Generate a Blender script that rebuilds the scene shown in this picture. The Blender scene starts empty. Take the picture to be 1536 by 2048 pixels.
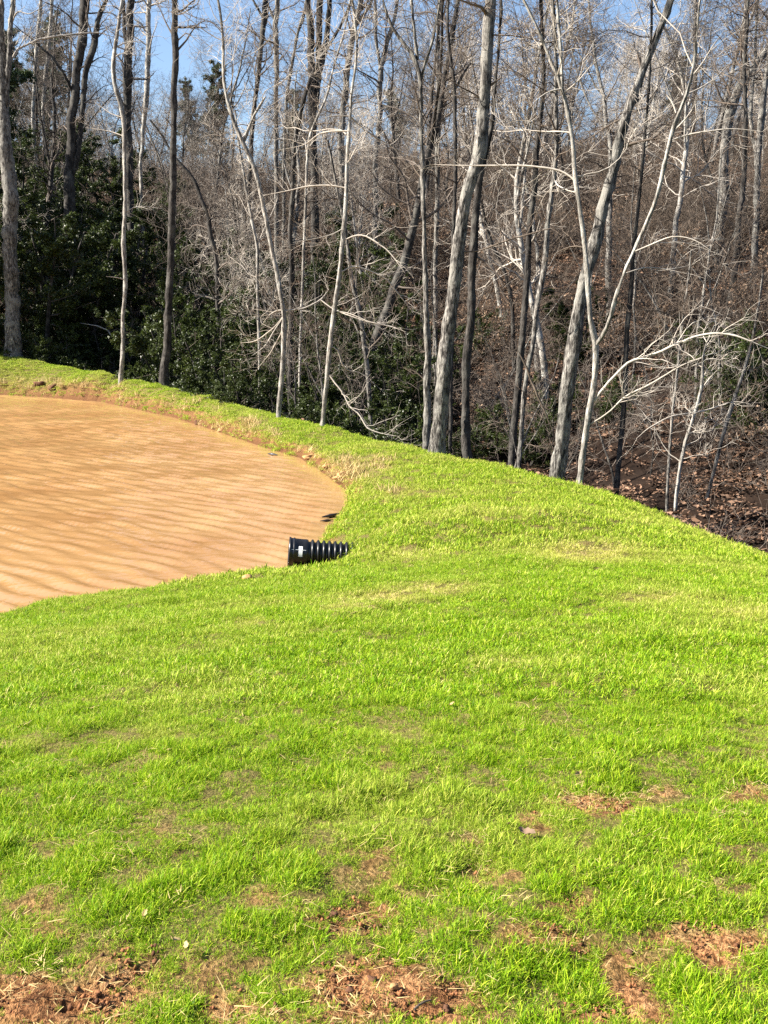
import bpy, math, random
import numpy as np
from mathutils import Vector

# ------------------------------------------------------------------ camera, sky, sun, exposure
F_PX, HOR, CAM_Z = 2000.0, 620.0, 3.4          # focal length and horizon row for a 1536 x 2048 frame
PITCH = math.atan((1024 - HOR) / F_PX)
scene = bpy.context.scene
C = scene.collection
cam_d = bpy.data.cameras.new('camera')
cam_d.sensor_fit = 'VERTICAL'; cam_d.sensor_height = 36.0
cam_d.lens = 36.0 * F_PX / 2048.0
cam_d.clip_start = 0.05; cam_d.clip_end = 3000
cam = bpy.data.objects.new('camera', cam_d); C.objects.link(cam)
cam.location = (0, 0, CAM_Z); cam.rotation_euler = (math.pi / 2 - PITCH, 0, 0)
scene.camera = cam

SUN_EL = math.radians(37)
SUN_AZ = (-1.0, -0.10)                         # horizontal direction towards the sun
_l = math.hypot(*SUN_AZ); SUN_AZ = (SUN_AZ[0] / _l, SUN_AZ[1] / _l)
SUN_DIR = Vector((SUN_AZ[0] * math.cos(SUN_EL), SUN_AZ[1] * math.cos(SUN_EL), math.sin(SUN_EL)))
world = bpy.data.worlds.new('World'); scene.world = world; world.use_nodes = True
wn = world.node_tree.nodes; wl = world.node_tree.links
bg = wn['Background']
sky = wn.new('ShaderNodeTexSky'); sky.sky_type = 'NISHITA'; sky.sun_disc = False
sky.sun_elevation = SUN_EL; sky.sun_rotation = math.atan2(SUN_AZ[0], SUN_AZ[1])
sky.altitude = 200; sky.air_density = 1.0; sky.dust_density = 1.2; sky.ozone_density = 2.6
wl.new(sky.outputs[0], bg.inputs[0]); bg.inputs[1].default_value = 0.06
sun_d = bpy.data.lights.new('sun', 'SUN'); sun_d.energy = 5.0; sun_d.angle = math.radians(0.53); sun_d.color = (1.0, 0.94, 0.84)
sun = bpy.data.objects.new('sun', sun_d); C.objects.link(sun)
sun.rotation_euler = (-SUN_DIR).to_track_quat('-Z', 'Y').to_euler()
sun.location = (-20, -8, 30)

vs = scene.view_settings
vs.view_transform = 'Standard'; vs.look = 'None'; vs.gamma = 1.0; vs.use_curve_mapping = False
vs.exposure = 1.9
scene.render.engine = 'CYCLES'
scene.cycles.max_bounces = 5; scene.cycles.diffuse_bounces = 2; scene.cycles.glossy_bounces = 2
scene.cycles.transmission_bounces = 3; scene.cycles.transparent_max_bounces = 4
scene.cycles.sample_clamp_indirect = 4.0
scene.cycles.use_denoising = False
scene.cycles.use_adaptive_sampling = False

RNG = np.random.default_rng(11)
CAMP = np.array([0, 0, CAM_Z])
FWD = np.array([0, math.cos(PITCH), -math.sin(PITCH)]); UPV = np.array([0, math.sin(PITCH), math.cos(PITCH)])

def ray(px, py):
    return FWD * F_PX + np.array([1.0, 0, 0]) * (px - 768) + UPV * (1024 - py)
def at_z(px, py, z):
    d = ray(px, py); return CAMP + d * ((z - CAM_Z) / d[2])
def at_y(px, py, y):
    d = ray(px, py); return CAMP + d * (y / d[1])
def to_px(P):
    v = P - CAMP; dep = np.maximum(v @ FWD, 1e-3)
    return 768 + v[..., 0] * F_PX / dep, 1024 - (v @ UPV) * F_PX / dep
def mpp(P):                                      # metres per photograph pixel at a point
    return ((np.asarray(P) - CAMP) @ FWD) / F_PX

# ------------------------------------------------------------------ numpy helpers
def sstep(a, b, x):
    t = np.clip((x - a) / (b - a), 0, 1); return t * t * (3 - 2 * t)
def hash2(i, j, s):
    n = (i * 374761393 + j * 668265263 + s * 974634701) & 0xffffffff
    n = ((n ^ (n >> 13)) * 1274126177) & 0xffffffff
    return ((n ^ (n >> 16)) & 0xffff) / 65535.0
def vnoise(x, y, s=0):
    xi = np.floor(x).astype(np.int64); yi = np.floor(y).astype(np.int64)
    fx = x - xi; fy = y - yi; fx = fx * fx * (3 - 2 * fx); fy = fy * fy * (3 - 2 * fy)
    a = hash2(xi, yi, s); b = hash2(xi + 1, yi, s); c = hash2(xi, yi + 1, s); d = hash2(xi + 1, yi + 1, s)
    return (a * (1 - fx) + b * fx) * (1 - fy) + (c * (1 - fx) + d * fx) * fy
def fbm(x, y, s=0, o=3):
    v = 0; a = 0.5; t = 0
    for k in range(o):
        v = v + a * vnoise(x * 2 ** k, y * 2 ** k, s + k * 7); t += a; a *= 0.5
    return v / t
def seg_dist(P, L):
    """distance of points to a polyline and the fractional index of the closest place on it"""
    best = np.full(len(P), 1e9); u = np.zeros(len(P))
    for i in range(len(L) - 1):
        a, b = L[i], L[i + 1]; ab = b - a
        t = np.clip(((P - a) @ ab) / (ab @ ab), 0, 1)
        d = np.linalg.norm(P - a - t[:, None] * ab, axis=1)
        m = d < best; best[m] = d[m]; u[m] = i + t[m]
    return best, u
def in_poly(P, poly):
    r = np.zeros(len(P), bool); n = len(poly)
    for i in range(n):
        x1, y1 = poly[i]; x2, y2 = poly[(i + 1) % n]
        c = ((y1 > P[:, 1]) != (y2 > P[:, 1]))
        r ^= c & (P[:, 0] < (x2 - x1) * (P[:, 1] - y1) / (y2 - y1 + 1e-12) + x1)
    return r

# ------------------------------------------------------------------ terrain
shore_px = [(0, 1240), (60, 1220), (130, 1205), (220, 1195), (300, 1185), (400, 1172), (480, 1158), (540, 1146), (590, 1132), (625, 1105),
            (650, 1062), (680, 1030), (692, 1005), (688, 985), (660, 962), (625, 935), (590, 915), (540, 900), (480, 880), (430, 862), (350, 836),
            (270, 818), (200, 803), (100, 795), (0, 789)]
shore = np.array([at_z(x, y, 0)[:2] for x, y in shore_px])
pond_poly = np.vstack([shore, [(-18.5, 38.5), (-22.5, 34), (-26, 26), (-22, 14), (-14, 10), (-8.5, 10.2), (-6, 10.9)]])
pond_line = np.vstack([pond_poly, pond_poly[:1]])
crest_px = [(0, 711, 1.45), (120, 738, 1.02), (250, 766, 0.74), (380, 800, 0.57), (500, 830, 0.52), (640, 860, 0.50), (760, 888, 0.48), (860, 911, 0.45),
            (950, 927, 0.40), (1040, 946, 0.35), (1160, 976, 0.25), (1230, 1001, 0.18), (1300, 1030, 0.10), (1370, 1058, 0.0), (1440, 1086, -0.1), (1536, 1121, -0.2)]
crest = [(-60, 41, 2.0), (-30, 42.2, 1.8)] + [tuple(at_z(x, y, z)[:2]) + (z,) for x, y, z in crest_px] + [(7.4, 11.5, -0.3), (9.5, 7.0, -0.2), (11.5, 0, 0.2), (12, -40, 1.0)]
crest = np.array(crest)
lawn_poly = np.vstack([crest[:, :2], [(-60, -40)]])
def dense(L, step):
    out = []
    for a, b in zip(L[:-1], L[1:]):
        k = max(1, int(np.linalg.norm((b - a)[:2]) / step)); out += [a + (b - a) * t / k for t in range(k)]
    return np.array(out + [L[-1]])
CP = [(x, y, 0.10) for x, y in dense(pond_line, 1.6)[:-1]]
CP += [tuple(c) for c in dense(crest[1:-2], 1.6)] + [tuple(crest[0]), tuple(crest[-1])]
cr_d = dense(crest[1:-2], 2.2)
for a, b in zip(cr_d[:-1], cr_d[1:]):
    m = (a + b) / 2; t = (b - a)[:2]; t = t / np.linalg.norm(t); nrm = np.array([-t[1], t[0]])
    if nrm @ (np.array([6, 40]) - m[:2]) < 0: nrm = -nrm
    dd = math.hypot(m[0], m[1]); CP.append((m[0] + nrm[0] * 1.6, m[1] + nrm[1] * 1.6, m[2] - max(0.42, 1.6 * (CAM_Z - m[2]) / dd + 0.22)))
CP += [(0, 0, 1.8), (-4, 0, 1.82), (4, 0, 1.75), (-9, 1, 1.6), (8, 1, 1.4), (0, -8, 2.3), (-12, -8, 2.2), (9, -8, 2.0), (0, 4, 1.42), (4, 5, 1.22), (-4, 5, 1.2),
       (-8, 6, 0.9), (1, 9, 0.88), (4, 10, 0.66), (6.5, 9, 0.45), (-2.2, 8.8, 0.60), (3.0, 14, 0.52), (-30, 5, 1.3), (-40, 20, 1.5), (-34, 34, 1.5)]
CP = np.array(CP, float)
def tps(r2): return np.where(r2 > 0, 0.5 * r2 * np.log(np.maximum(r2, 1e-12)), 0)
def _fit():
    n = len(CP); d2 = ((CP[:, None, :2] - CP[None, :, :2]) ** 2).sum(-1)
    A = np.zeros((n + 3, n + 3)); A[:n, :n] = tps(d2) + np.eye(n) * 0.05
    P = np.c_[np.ones(n), CP[:, :2]]; A[:n, n:] = P; A[n:, :n] = P.T
    return np.linalg.solve(A, np.r_[CP[:, 2], 0, 0, 0])
W_ = _fit()
def rbf(P):
    out = np.zeros(len(P))
    for k in range(0, len(P), 40000):
        q = P[k:k + 40000]; d2 = ((q[:, None] - CP[None, :, :2]) ** 2).sum(-1)
        out[k:k + 40000] = tps(d2) @ W_[:-3] + W_[-3] + q @ W_[-2:]
    return out
PIPE_AT = at_y(577, 1104, 13.1)[:2]; PIPE_IN = at_z(735, 1086, 0.3)[:2]; PIPE_IN2 = at_z(1010, 1060, 0.4)[:2]
patches = [(60, 2010, 120, 45, .95), (240, 1990, 150, 40, .6), (350, 1955, 120, 40, .45), (430, 2015, 120, 35, .6), (730, 1985, 150, 62, 1.1), (860, 2010, 130, 50, 1.05),
           (700, 1835, 120, 45, .65), (770, 1760, 80, 36, .5), (1170, 1612, 115, 24, .95), (1070, 1645, 50, 28, .7), (1260, 1960, 65, 60, .85), (1330, 1870, 60, 22, .7),
           (1455, 1885, 85, 30, .95), (1060, 1880, 60, 30, .6), (1160, 1810, 70, 22, .5), (320, 1822, 60, 20, .5), (500, 1935, 80, 36, .5), (1505, 1592, 60, 16, .6),
           (1330, 1588, 45, 11, .7), (560, 1700, 40, 14, .4), (950, 1672, 60, 16, .5), (1200, 2035, 130, 26, .7), (600, 1900, 70, 25, .4), (985, 1680, 40, 15, .4), (120, 1870, 60, 16, .3)]
dry_spots = [(700, 1215, 70, 12, .7), (790, 1196, 80, 12, .8), (890, 1178, 70, 14, .9), (1170, 1106, 75, 17, 1.1), (1295, 1196, 80, 10, .7), (1010, 1325, 120, 16, .5),
             (800, 1470, 60, 16, .5), (290, 1470, 100, 18, .55), (80, 1490, 45, 14, .6), (500, 1245, 40, 8, .6), (1150, 1360, 70, 9, .4), (1480, 1230, 70, 14, .5), (820, 1110, 80, 14, .5),
             (690, 945, 70, 26, 1.0), (620, 912, 28, 16, .9), (420, 854, 70, 9, .7), (500, 875, 40, 14, .5), (80, 768, 120, 12, .7), (200, 795, 60, 7, .5), (760, 930, 40, 14, .7), (800, 985, 60, 14, .5)]
def pxmask(P3, spots):
    x, y = to_px(P3); m = np.zeros(len(P3))
    for cx, cy, rx, ry, s in spots:
        m = np.maximum(m, s * np.exp(-(((x - cx) / rx) ** 2 + ((y - cy) / ry) ** 2) * 0.9))
    return np.where(P3[:, 1] > 0.5, m, 0)
def bare_mask(P, z):
    P3 = np.c_[P, z]
    n = fbm(P[:, 0] * 5.5, P[:, 1] * 5.5, 3)
    fine = fbm(P[:, 0] * 14, P[:, 1] * 14, 5)
    zone = sstep(5.2, 3.2, P[:, 1]) * 0.16 + sstep(3.3, 2.4, P[:, 1]) * 0.12 + 0.02   # thin young turf close to the path
    b = pxmask(P3, patches) * 0.88 + zone
    return np.clip((b - 0.25 + (n - 0.5) * 1.0 + (fine - 0.5) * 0.5) * 1.7, 0, 1)

def fields(P):
    """height, signed shore distance (+ on land), signed crest distance (+ in the woods)"""
    ds, _ = seg_dist(P, pond_line); s = np.where(in_poly(P, pond_poly), -ds, ds)
    dc, u = seg_dist(P, crest[:, :2]); c = np.where(in_poly(P, lawn_poly), -dc, dc)
    zc = np.interp(u, np.arange(len(crest)), crest[:, 2])
    near = c < 3
    M = np.zeros(len(P)); M[near] = rbf(P[near])
    t = np.maximum(c - 5, 0)
    forest = zc - 2.7 * (1 - np.exp(-np.maximum(c, 0) / 1.9)) + 18.0 * (1 - np.exp(-(t / 30.0) ** 1.6)) - 0.03 * np.maximum(t - 70, 0)
    forest = forest + (fbm(P[:, 0] * .35, P[:, 1] * .35, 9) - .5) * 0.9 * sstep(2, 8, c) + (fbm(P[:, 0] * .06, P[:, 1] * .06, 19) - .5) * 5.0 * sstep(15, 45, c)
    h = np.where(near, M, forest); k = sstep(0.4, 2.6, c); h = h * (1 - k) + forest * k
    h = h + (1 - k) * ((fbm(P[:, 0] * .9, P[:, 1] * .9, 1) - .5) * 0.09 + (fbm(P[:, 0] * 3.2, P[:, 1] * 3.2, 2) - .5) * 0.085)
    g = P - PIPE_IN
    h = h + 0.16 * np.exp(-((g[:, 0] - 0.7) / 0.8) ** 2 - ((g[:, 1] - 0.0) / 0.75) ** 2)
    g = P - PIPE_IN2; h = h + 0.14 * np.exp(-(g[:, 0] / 1.4) ** 2 - (g[:, 1] / 0.9) ** 2)
    g = P - PIPE_AT; h = h - 0.16 * np.exp(-((g[:, 0] - 0.4) / 0.55) ** 2 - ((g[:, 1] + 0.3) / 0.6) ** 2)
    lip = sstep(-0.05, 0.30, s)
    rough = (fbm(P[:, 0] * 4, P[:, 1] * 4, 8) - .35) * 0.13 * np.exp(-((s - 0.35) / 0.3) ** 2) * sstep(14, 20, P[:, 1])
    bed = -0.06 - 0.25 * np.clip(-s, 0, 4)
    h = bed + (np.where(s < 2.5, np.maximum(h, 0.03), h) - bed) * lip + rough * lip
    h = np.where(c > 0.5, np.where(near, M * (1 - k) + forest * k, forest), h)
    return h, s, c
def ground_z(x, y):
    return float(fields(np.array([[x, y]], float))[0][0])

# ------------------------------------------------------------------ materials
MATS = {}
def new_mat(name):
    m = bpy.data.materials.new(name); m.use_nodes = True
    nt = m.node_tree; b = nt.nodes['Principled BSDF']; MATS[name] = m
    return m, nt, b
def N(nt, t, **k):
    n = nt.nodes.new(t)
    for a, v in k.items():
        if a.startswith('i_'):
            key = a[2:]; n.inputs[int(key) if key.isdigit() else key].default_value = v
        else: setattr(n, a, v)
    return n
def ramp(nt, src, stops):
    r = nt.nodes.new('ShaderNodeValToRGB'); e = r.color_ramp.elements
    while len(e) > 1: e.remove(e[-1])
    e[0].position = stops[0][0]; e[0].color = (*stops[0][1], 1)
    for p, c in stops[1:]:
        q = e.new(p); q.color = (*c, 1)
    nt.links.new(src, r.inputs[0]); return r
def noise(nt, scale, detail=4, rough=0.55, vec=None):
    n = N(nt, 'ShaderNodeTexNoise'); n.inputs['Scale'].default_value = scale; n.inputs['Detail'].default_value = detail; n.inputs['Roughness'].default_value = rough
    if vec: nt.links.new(vec, n.inputs['Vector'])
    return n
def mix(nt, fac, a, b, mode='MIX'):
    m = N(nt, 'ShaderNodeMix', data_type='RGBA', blend_type=mode)
    for s, v in ((0, fac), (6, a), (7, b)):
        if hasattr(v, 'links') or isinstance(v, bpy.types.NodeSocket): nt.links.new(v, m.inputs[s])
        else: m.inputs[s].default_value = v if s == 0 else (*v, 1)
    return m.outputs[2]
def bump(nt, b, h, strength, dist):
    n = N(nt, 'ShaderNodeBump'); n.inputs['Strength'].default_value = strength; n.inputs['Distance'].default_value = dist
    nt.links.new(h, n.inputs['Height']); nt.links.new(n.outputs[0], b.inputs['Normal']); return n

def bark(name, stops, patch=None, vscale=6):
    m, nt, b = new_mat(name)
    tc = N(nt, 'ShaderNodeTexCoord'); mp = N(nt, 'ShaderNodeMapping'); mp.inputs['Scale'].default_value = (1, 1, 0.22)
    nt.links.new(tc.outputs['Object'], mp.inputs[0])
    n1 = noise(nt, vscale * 4, 6, 0.65, mp.outputs[0]); col = ramp(nt, n1.outputs[0], stops).outputs[0]
    n3 = noise(nt, 5.0, 3, 0.6, mp.outputs[0]); mot = ramp(nt, n3.outputs[0], [(0.38, (.42, .42, .42)), (0.62, (1.1, 1.1, 1.1))]); col = mix(nt, 1.0, col, mot.outputs[0], 'MULTIPLY')
    if patch:
        n2 = noise(nt, 2.3, 4, 0.6, tc.outputs['Object']); f = ramp(nt, n2.outputs[0], [(0.5, (0, 0, 0)), (0.62, (1, 1, 1))])
        col = mix(nt, f.outputs[0], col, patch)
    nt.links.new(col, b.inputs['Base Color']); b.inputs['Roughness'].default_value = 0.9; b.inputs['Specular IOR Level'].default_value = 0.2
    bump(nt, b, n1.outputs[0], 0.9, 0.05)
    return m
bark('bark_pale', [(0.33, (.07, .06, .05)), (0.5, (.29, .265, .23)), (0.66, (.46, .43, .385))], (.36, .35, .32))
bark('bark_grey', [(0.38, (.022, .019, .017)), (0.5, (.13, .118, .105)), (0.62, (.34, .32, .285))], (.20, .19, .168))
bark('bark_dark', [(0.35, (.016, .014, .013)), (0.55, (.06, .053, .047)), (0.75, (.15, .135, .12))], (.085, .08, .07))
def plain(name, stops, scale, rough=0.85, spec=0.2, trans=None):
    m, nt, b = new_mat(name)
    tc = N(nt, 'ShaderNodeTexCoord'); n1 = noise(nt, scale, 3, 0.6, tc.outputs['Object'])
    r = ramp(nt, n1.outputs[0], stops); nt.links.new(r.outputs[0], b.inputs['Base Color'])
    b.inputs['Roughness'].default_value = rough; b.inputs['Specular IOR Level'].default_value = spec
    if trans:
        t = N(nt, 'ShaderNodeBsdfTranslucent'); nt.links.new(r.outputs[0], t.inputs[0])
        ms = N(nt, 'ShaderNodeMixShader'); ms.inputs[0].default_value = trans
        nt.links.new(b.outputs[0], ms.inputs[1]); nt.links.new(t.outputs[0], ms.inputs[2])
        nt.links.new(ms.outputs[0], nt.nodes['Material Output'].inputs[0])
    return m
plain('twig_pale', [(0.3, (.27, .235, .195)), (0.7, (.48, .43, .37))], 3)
plain('twig_tan', [(0.3, (.045, .034, .026)), (0.7, (.18, .14, .108))], 2)
plain('twig_dark', [(0.3, (.07, .055, .045)), (0.7, (.17, .14, .115))], 2)
def leafmat(name, dark, light, attr, trans, rough=0.5):
    """leaf colour varies from leaf to leaf by a per-face attribute"""
    m, nt, b = new_mat(name)
    a = N(nt, 'ShaderNodeAttribute'); a.attribute_name = attr
    r = ramp(nt, a.outputs['Fac'], [(0, dark), (1, light)])
    nt.links.new(r.outputs[0], b.inputs['Base Color']); b.inputs['Roughness'].default_value = rough; b.inputs['Specular IOR Level'].default_value = 0.3
    t = N(nt, 'ShaderNodeBsdfTranslucent'); nt.links.new(r.outputs[0], t.inputs[0])
    ms = N(nt, 'ShaderNodeMixShader'); ms.inputs[0].default_value = trans
    nt.links.new(b.outputs[0], ms.inputs[1]); nt.links.new(t.outputs[0], ms.inputs[2]); nt.links.new(ms.outputs[0], nt.nodes['Material Output'].inputs[0])
    return m
leafmat('evergreen_leaf', (.008, .015, .004), (.065, .088, .016), 'rnd', 0.25, 0.45)
leafmat('pine_needle', (.02, .035, .014), (.06, .085, .03), 'rnd', 0.2)
leafmat('brown_leaf', (.13, .075, .045), (.40, .28, .19), 'rnd', 0.3, 0.7)
leafmat('litter_leaf', (.018, .010, .006), (.32, .19, .12), 'rnd', 0.1, 0.8)
leafmat('straw', (.30, .20, .08), (.62, .48, .22), 'rnd', 0.25, 0.7)

def grass_mat():
    m, nt, b = new_mat('grass_blade')
    a = N(nt, 'ShaderNodeAttribute'); a.attribute_name = 'rnd'
    t = N(nt, 'ShaderNodeAttribute'); t.attribute_name = 'tint'; t.attribute_type = 'INSTANCER'
    green = ramp(nt, a.outputs['Fac'], [(0, (.04, .11, .002)), (0.4, (.16, .31, .005)), (0.75, (.31, .47, .012)), (0.93, (.50, .56, .04)), (1, (.64, .56, .20))]).outputs[0]
    yellow = ramp(nt, a.outputs['Fac'], [(0, (.22, .27, .02)), (0.5, (.44, .45, .07)), (1, (.68, .57, .24))]).outputs[0]
    col = mix(nt, t.outputs['Fac'], green, yellow)
    nt.links.new(col, b.inputs['Base Color']); b.inputs['Roughness'].default_value = 0.5; b.inputs['Specular IOR Level'].default_value = 0.12
    tr = N(nt, 'ShaderNodeBsdfTranslucent'); nt.links.new(col, tr.inputs[0])
    ms = N(nt, 'ShaderNodeMixShader'); ms.inputs[0].default_value = 0.4
    nt.links.new(b.outputs[0], ms.inputs[1]); nt.links.new(tr.outputs[0], ms.inputs[2]); nt.links.new(ms.outputs[0], nt.nodes['Material Output'].inputs[0])
grass_mat()

def ground_mat():
    m, nt, b = new_mat('soil_and_leaf_mould')
    tc = N(nt, 'ShaderNodeTexCoord'); P = tc.outputs['Object']
    def att(n):
        a = N(nt, 'ShaderNodeAttribute'); a.attribute_name = n; return a.outputs['Fac']
    nA = noise(nt, 9, 6, 0.65, P); nB = noise(nt, 60, 4, 0.7, P); nC = noise(nt, 1.7, 4, 0.6, P)
    clay = ramp(nt, nA.outputs[0], [(0.25, (.10, .045, .02)), (0.46, (.29, .135, .055)), (0.6, (.43, .23, .10)), (0.8, (.55, .36, .19))]).outputs[0]
    specks = ramp(nt, nB.outputs[0], [(0.42, (0.35, 0.3, 0.25)), (0.56, (1, 1, 1))]).outputs[0]
    clay = mix(nt, 1.0, clay, specks, 'MULTIPLY')
    thatch = ramp(nt, nB.outputs[0], [(0.3, (.05, .045, .012)), (0.5, (.13, .11, .03)), (0.7, (.26, .21, .07))]).outputs[0]
    litter = ramp(nt, nB.outputs[0], [(0.35, (.006, .004, .003)), (0.52, (.024, .014, .009)), (0.7, (.075, .042, .025))]).outputs[0]
    litter2 = ramp(nt, nC.outputs[0], [(0.35, (.45, .42, .4)), (0.65, (1, 1, 1))]).outputs[0]
    litter = mix(nt, 1.0, litter, litter2, 'MULTIPLY')
    c1 = mix(nt, att('bare'), thatch, clay)
    c1 = mix(nt, att('wet'), c1, (.10, .045, .018))
    c2 = mix(nt, att('forest'), c1, litter)
    nt.links.new(c2, b.inputs['Base Color']); b.inputs['Roughness'].default_value = 0.95; b.inputs['Specular IOR Level'].default_value = 0.15
    add = N(nt, 'ShaderNodeMath', operation='ADD'); nt.links.new(nA.outputs[0], add.inputs[0]); nt.links.new(nB.outputs[0], add.inputs[1])
    bump(nt, b, add.outputs[0], 0.9, 0.03)
ground_mat()

def water_mat():
    m, nt, b = new_mat('muddy_water')
    tc = N(nt, 'ShaderNodeTexCoord')
    n = noise(nt, 0.5, 3, 0.5, tc.outputs['Object'])
    r = ramp(nt, n.outputs[0], [(0.3, (.255, .135, .052)), (0.7, (.325, .19, .08))])
    a = N(nt, 'ShaderNodeAttribute'); a.attribute_name = 'shallow'
    col = mix(nt, a.outputs['Fac'], r.outputs[0], (.30, .19, .075))
    nt.links.new(col, b.inputs['Base Color']); b.inputs['Roughness'].default_value = 0.03; b.inputs['IOR'].default_value = 1.33
    mp = N(nt, 'ShaderNodeMapping'); mp.inputs['Rotation'].default_value = (0, 0, math.radians(27)); mp.inputs['Scale'].default_value = (1.6, 7, 1)
    nt.links.new(tc.outputs['Object'], mp.inputs[0])
    n2 = noise(nt, 2.2, 3, 0.55, mp.outputs[0]); bump(nt, b, n2.outputs[0], 0.3, 0.012)
water_mat()
def simple(name, col, rough, spec=0.5):
    m, nt, b = new_mat(name); tc = N(nt, 'ShaderNodeTexCoord'); n = noise(nt, 25, 4, 0.6, tc.outputs['Object'])
    r = ramp(nt, n.outputs[0], [(0.3, tuple(c * 0.8 for c in col)), (0.7, tuple(min(1, c * 1.2) for c in col))])
    nt.links.new(r.outputs[0], b.inputs['Base Color']); b.inputs['Roughness'].default_value = rough; b.inputs['Specular IOR Level'].default_value = spec
    return m
simple('black_plastic', (.010, .010, .011), 0.33, 0.5)
simple('white_sticker_and_highlight', (.80, .80, .78), 0.5)  # sticker white, shared with the highlight painted on the collar
simple('wet_wood', (.03, .022, .018), 0.5)
simple('clay_clod', (.36, .21, .095), 0.95, 0.1)
simple('dark_soil', (.10, .05, .03), 0.95, 0.1)
simple('pale_stone', (.62, .58, .50), 0.8, 0.2)

# ------------------------------------------------------------------ mesh helpers
def make_mesh(name, V, Q=None, T=None, mats=(), smooth=True, mat_idx=None, fattr=None, vattr=None):
    V = np.asarray(V, np.float32).reshape(-1, 3)
    Q = np.zeros((0, 4), np.int32) if Q is None or len(Q) == 0 else np.asarray(Q, np.int32)
    T = np.zeros((0, 3), np.int32) if T is None or len(T) == 0 else np.asarray(T, np.int32)
    me = bpy.data.meshes.new(name)
    me.vertices.add(len(V)); me.vertices.foreach_set('co', V.ravel())
    nl = Q.size + T.size; me.loops.add(nl); me.loops.foreach_set('vertex_index', np.r_[Q.ravel(), T.ravel()].astype(np.int32))
    nf = len(Q) + len(T); me.polygons.add(nf)
    me.polygons.foreach_set('loop_start', np.r_[np.arange(len(Q)) * 4, Q.size + np.arange(len(T)) * 3].astype(np.int32))
    if smooth: me.polygons.foreach_set('use_smooth', np.ones(nf, bool))
    for m in mats: me.materials.append(MATS[m])
    if mat_idx is not None: me.polygons.foreach_set('material_index', np.asarray(mat_idx, np.int32))
    for k, v in (fattr or {}).items():
        a = me.attributes.new(k, 'FLOAT', 'FACE'); a.data.foreach_set('value', np.asarray(v, np.float32))
    for k, v in (vattr or {}).items():
        a = me.attributes.new(k, 'FLOAT', 'POINT'); a.data.foreach_set('value', np.asarray(v, np.float32))
    me.update(calc_edges=True); return me
def link(name, me, parent=None, loc=None):
    o = bpy.data.objects.new(name, me); C.objects.link(o)
    if parent: o.parent = parent
    if loc is not None: o.location = loc
    return o
def tag(o, label=None, cat=None, group=None, kind=None):
    for k, v in (('label', label), ('category', cat), ('group', group), ('kind', kind)):
        if v: o[k] = v
    return o
def empty(name, loc, label, cat, group=None):
    o = bpy.data.objects.new(name, None); C.objects.link(o); o.location = loc; o.empty_display_size = 0.3
    return tag(o, label, cat, group)
def copy_tree(o, parent=None):
    c = o.copy(); C.objects.link(c); c.parent = parent
    for ch in list(o.children): copy_tree(ch, c)
    return c
def tubes(paths, radii, K):
    """paths (N,S,3), radii (N,S): open tapered tubes with K sides"""
    paths = np.asarray(paths, float); radii = np.asarray(radii, float); n, S, _ = paths.shape
    t = np.gradient(paths, axis=1); t /= np.linalg.norm(t, axis=2, keepdims=True) + 1e-9
    d0 = paths[:, -1] - paths[:, 0]; d0 /= np.linalg.norm(d0, axis=1, keepdims=True) + 1e-9
    ref = np.where(np.abs(d0[:, 1:2]) < 0.75, np.array([[0, 1.0, 0]]), np.array([[1.0, 0, 0]]))[:, None, :]
    a = np.cross(t, np.broadcast_to(ref, t.shape)); a /= np.linalg.norm(a, axis=2, keepdims=True) + 1e-9
    b = np.cross(t, a)
    ang = np.arange(K) * 2 * math.pi / K
    V = paths[:, :, None] + radii[:, :, None, None] * (np.cos(ang)[None, None, :, None] * a[:, :, None] + np.sin(ang)[None, None, :, None] * b[:, :, None])
    i = (np.arange(n) * S * K)[:, None, None] + (np.arange(S - 1) * K)[None, :, None] + np.arange(K)[None, None, :]
    j = (np.arange(n) * S * K)[:, None, None] + (np.arange(S - 1) * K)[None, :, None] + ((np.arange(K) + 1) % K)[None, None, :]
    Q = np.stack([i, i + K, j + K, j], -1).reshape(-1, 4)
    return V.reshape(-1, 3), Q
def join(parts):
    Vs, Qs, o = [], [], 0
    for V, Q in parts:
        Vs.append(V); Qs.append(Q + o); o += len(V)
    return np.vstack(Vs), np.vstack(Qs)
def unit(v): return v / (np.linalg.norm(v, axis=-1, keepdims=True) + 1e-9)
def grow(rng, start, d, length, S, wob, up):
    n = len(start); P = np.zeros((n, S, 3)); P[:, 0] = start; d = unit(d); step = (length / (S - 1))[:, None]
    for k in range(1, S):
        d = d + rng.normal(0, wob, (n, 3)); d[:, 2] += up; d = unit(d); P[:, k] = P[:, k - 1] + d * step
    return P
def spawn(rng, paths, radii, per, t0, ang, t1=1.0):
    n, S, _ = paths.shape; idx = np.repeat(np.arange(n), per); m = len(idx)
    t = (t0 + (t1 - t0) * rng.random(m)) * (S - 1); i = np.clip(t.astype(int), 0, S - 2); f = (t - i)[:, None]
    p = paths[idx, i] * (1 - f) + paths[idx, i + 1] * f; tg = unit(paths[idx, i + 1] - paths[idx, i])
    r = radii[idx, i] * (1 - f[:, 0]) + radii[idx, i + 1] * f[:, 0]
    perp = unit(np.cross(tg, unit(rng.normal(0, 1, (m, 3)))))
    a = np.radians(ang[0] + (ang[1] - ang[0]) * rng.random(m))[:, None]
    return p, tg * np.cos(a) + perp * np.sin(a), r, t / (S - 1)
def taper(r0, S, end=0.25): return r0[:, None] * np.linspace(1, end, S)[None, :]
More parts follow.
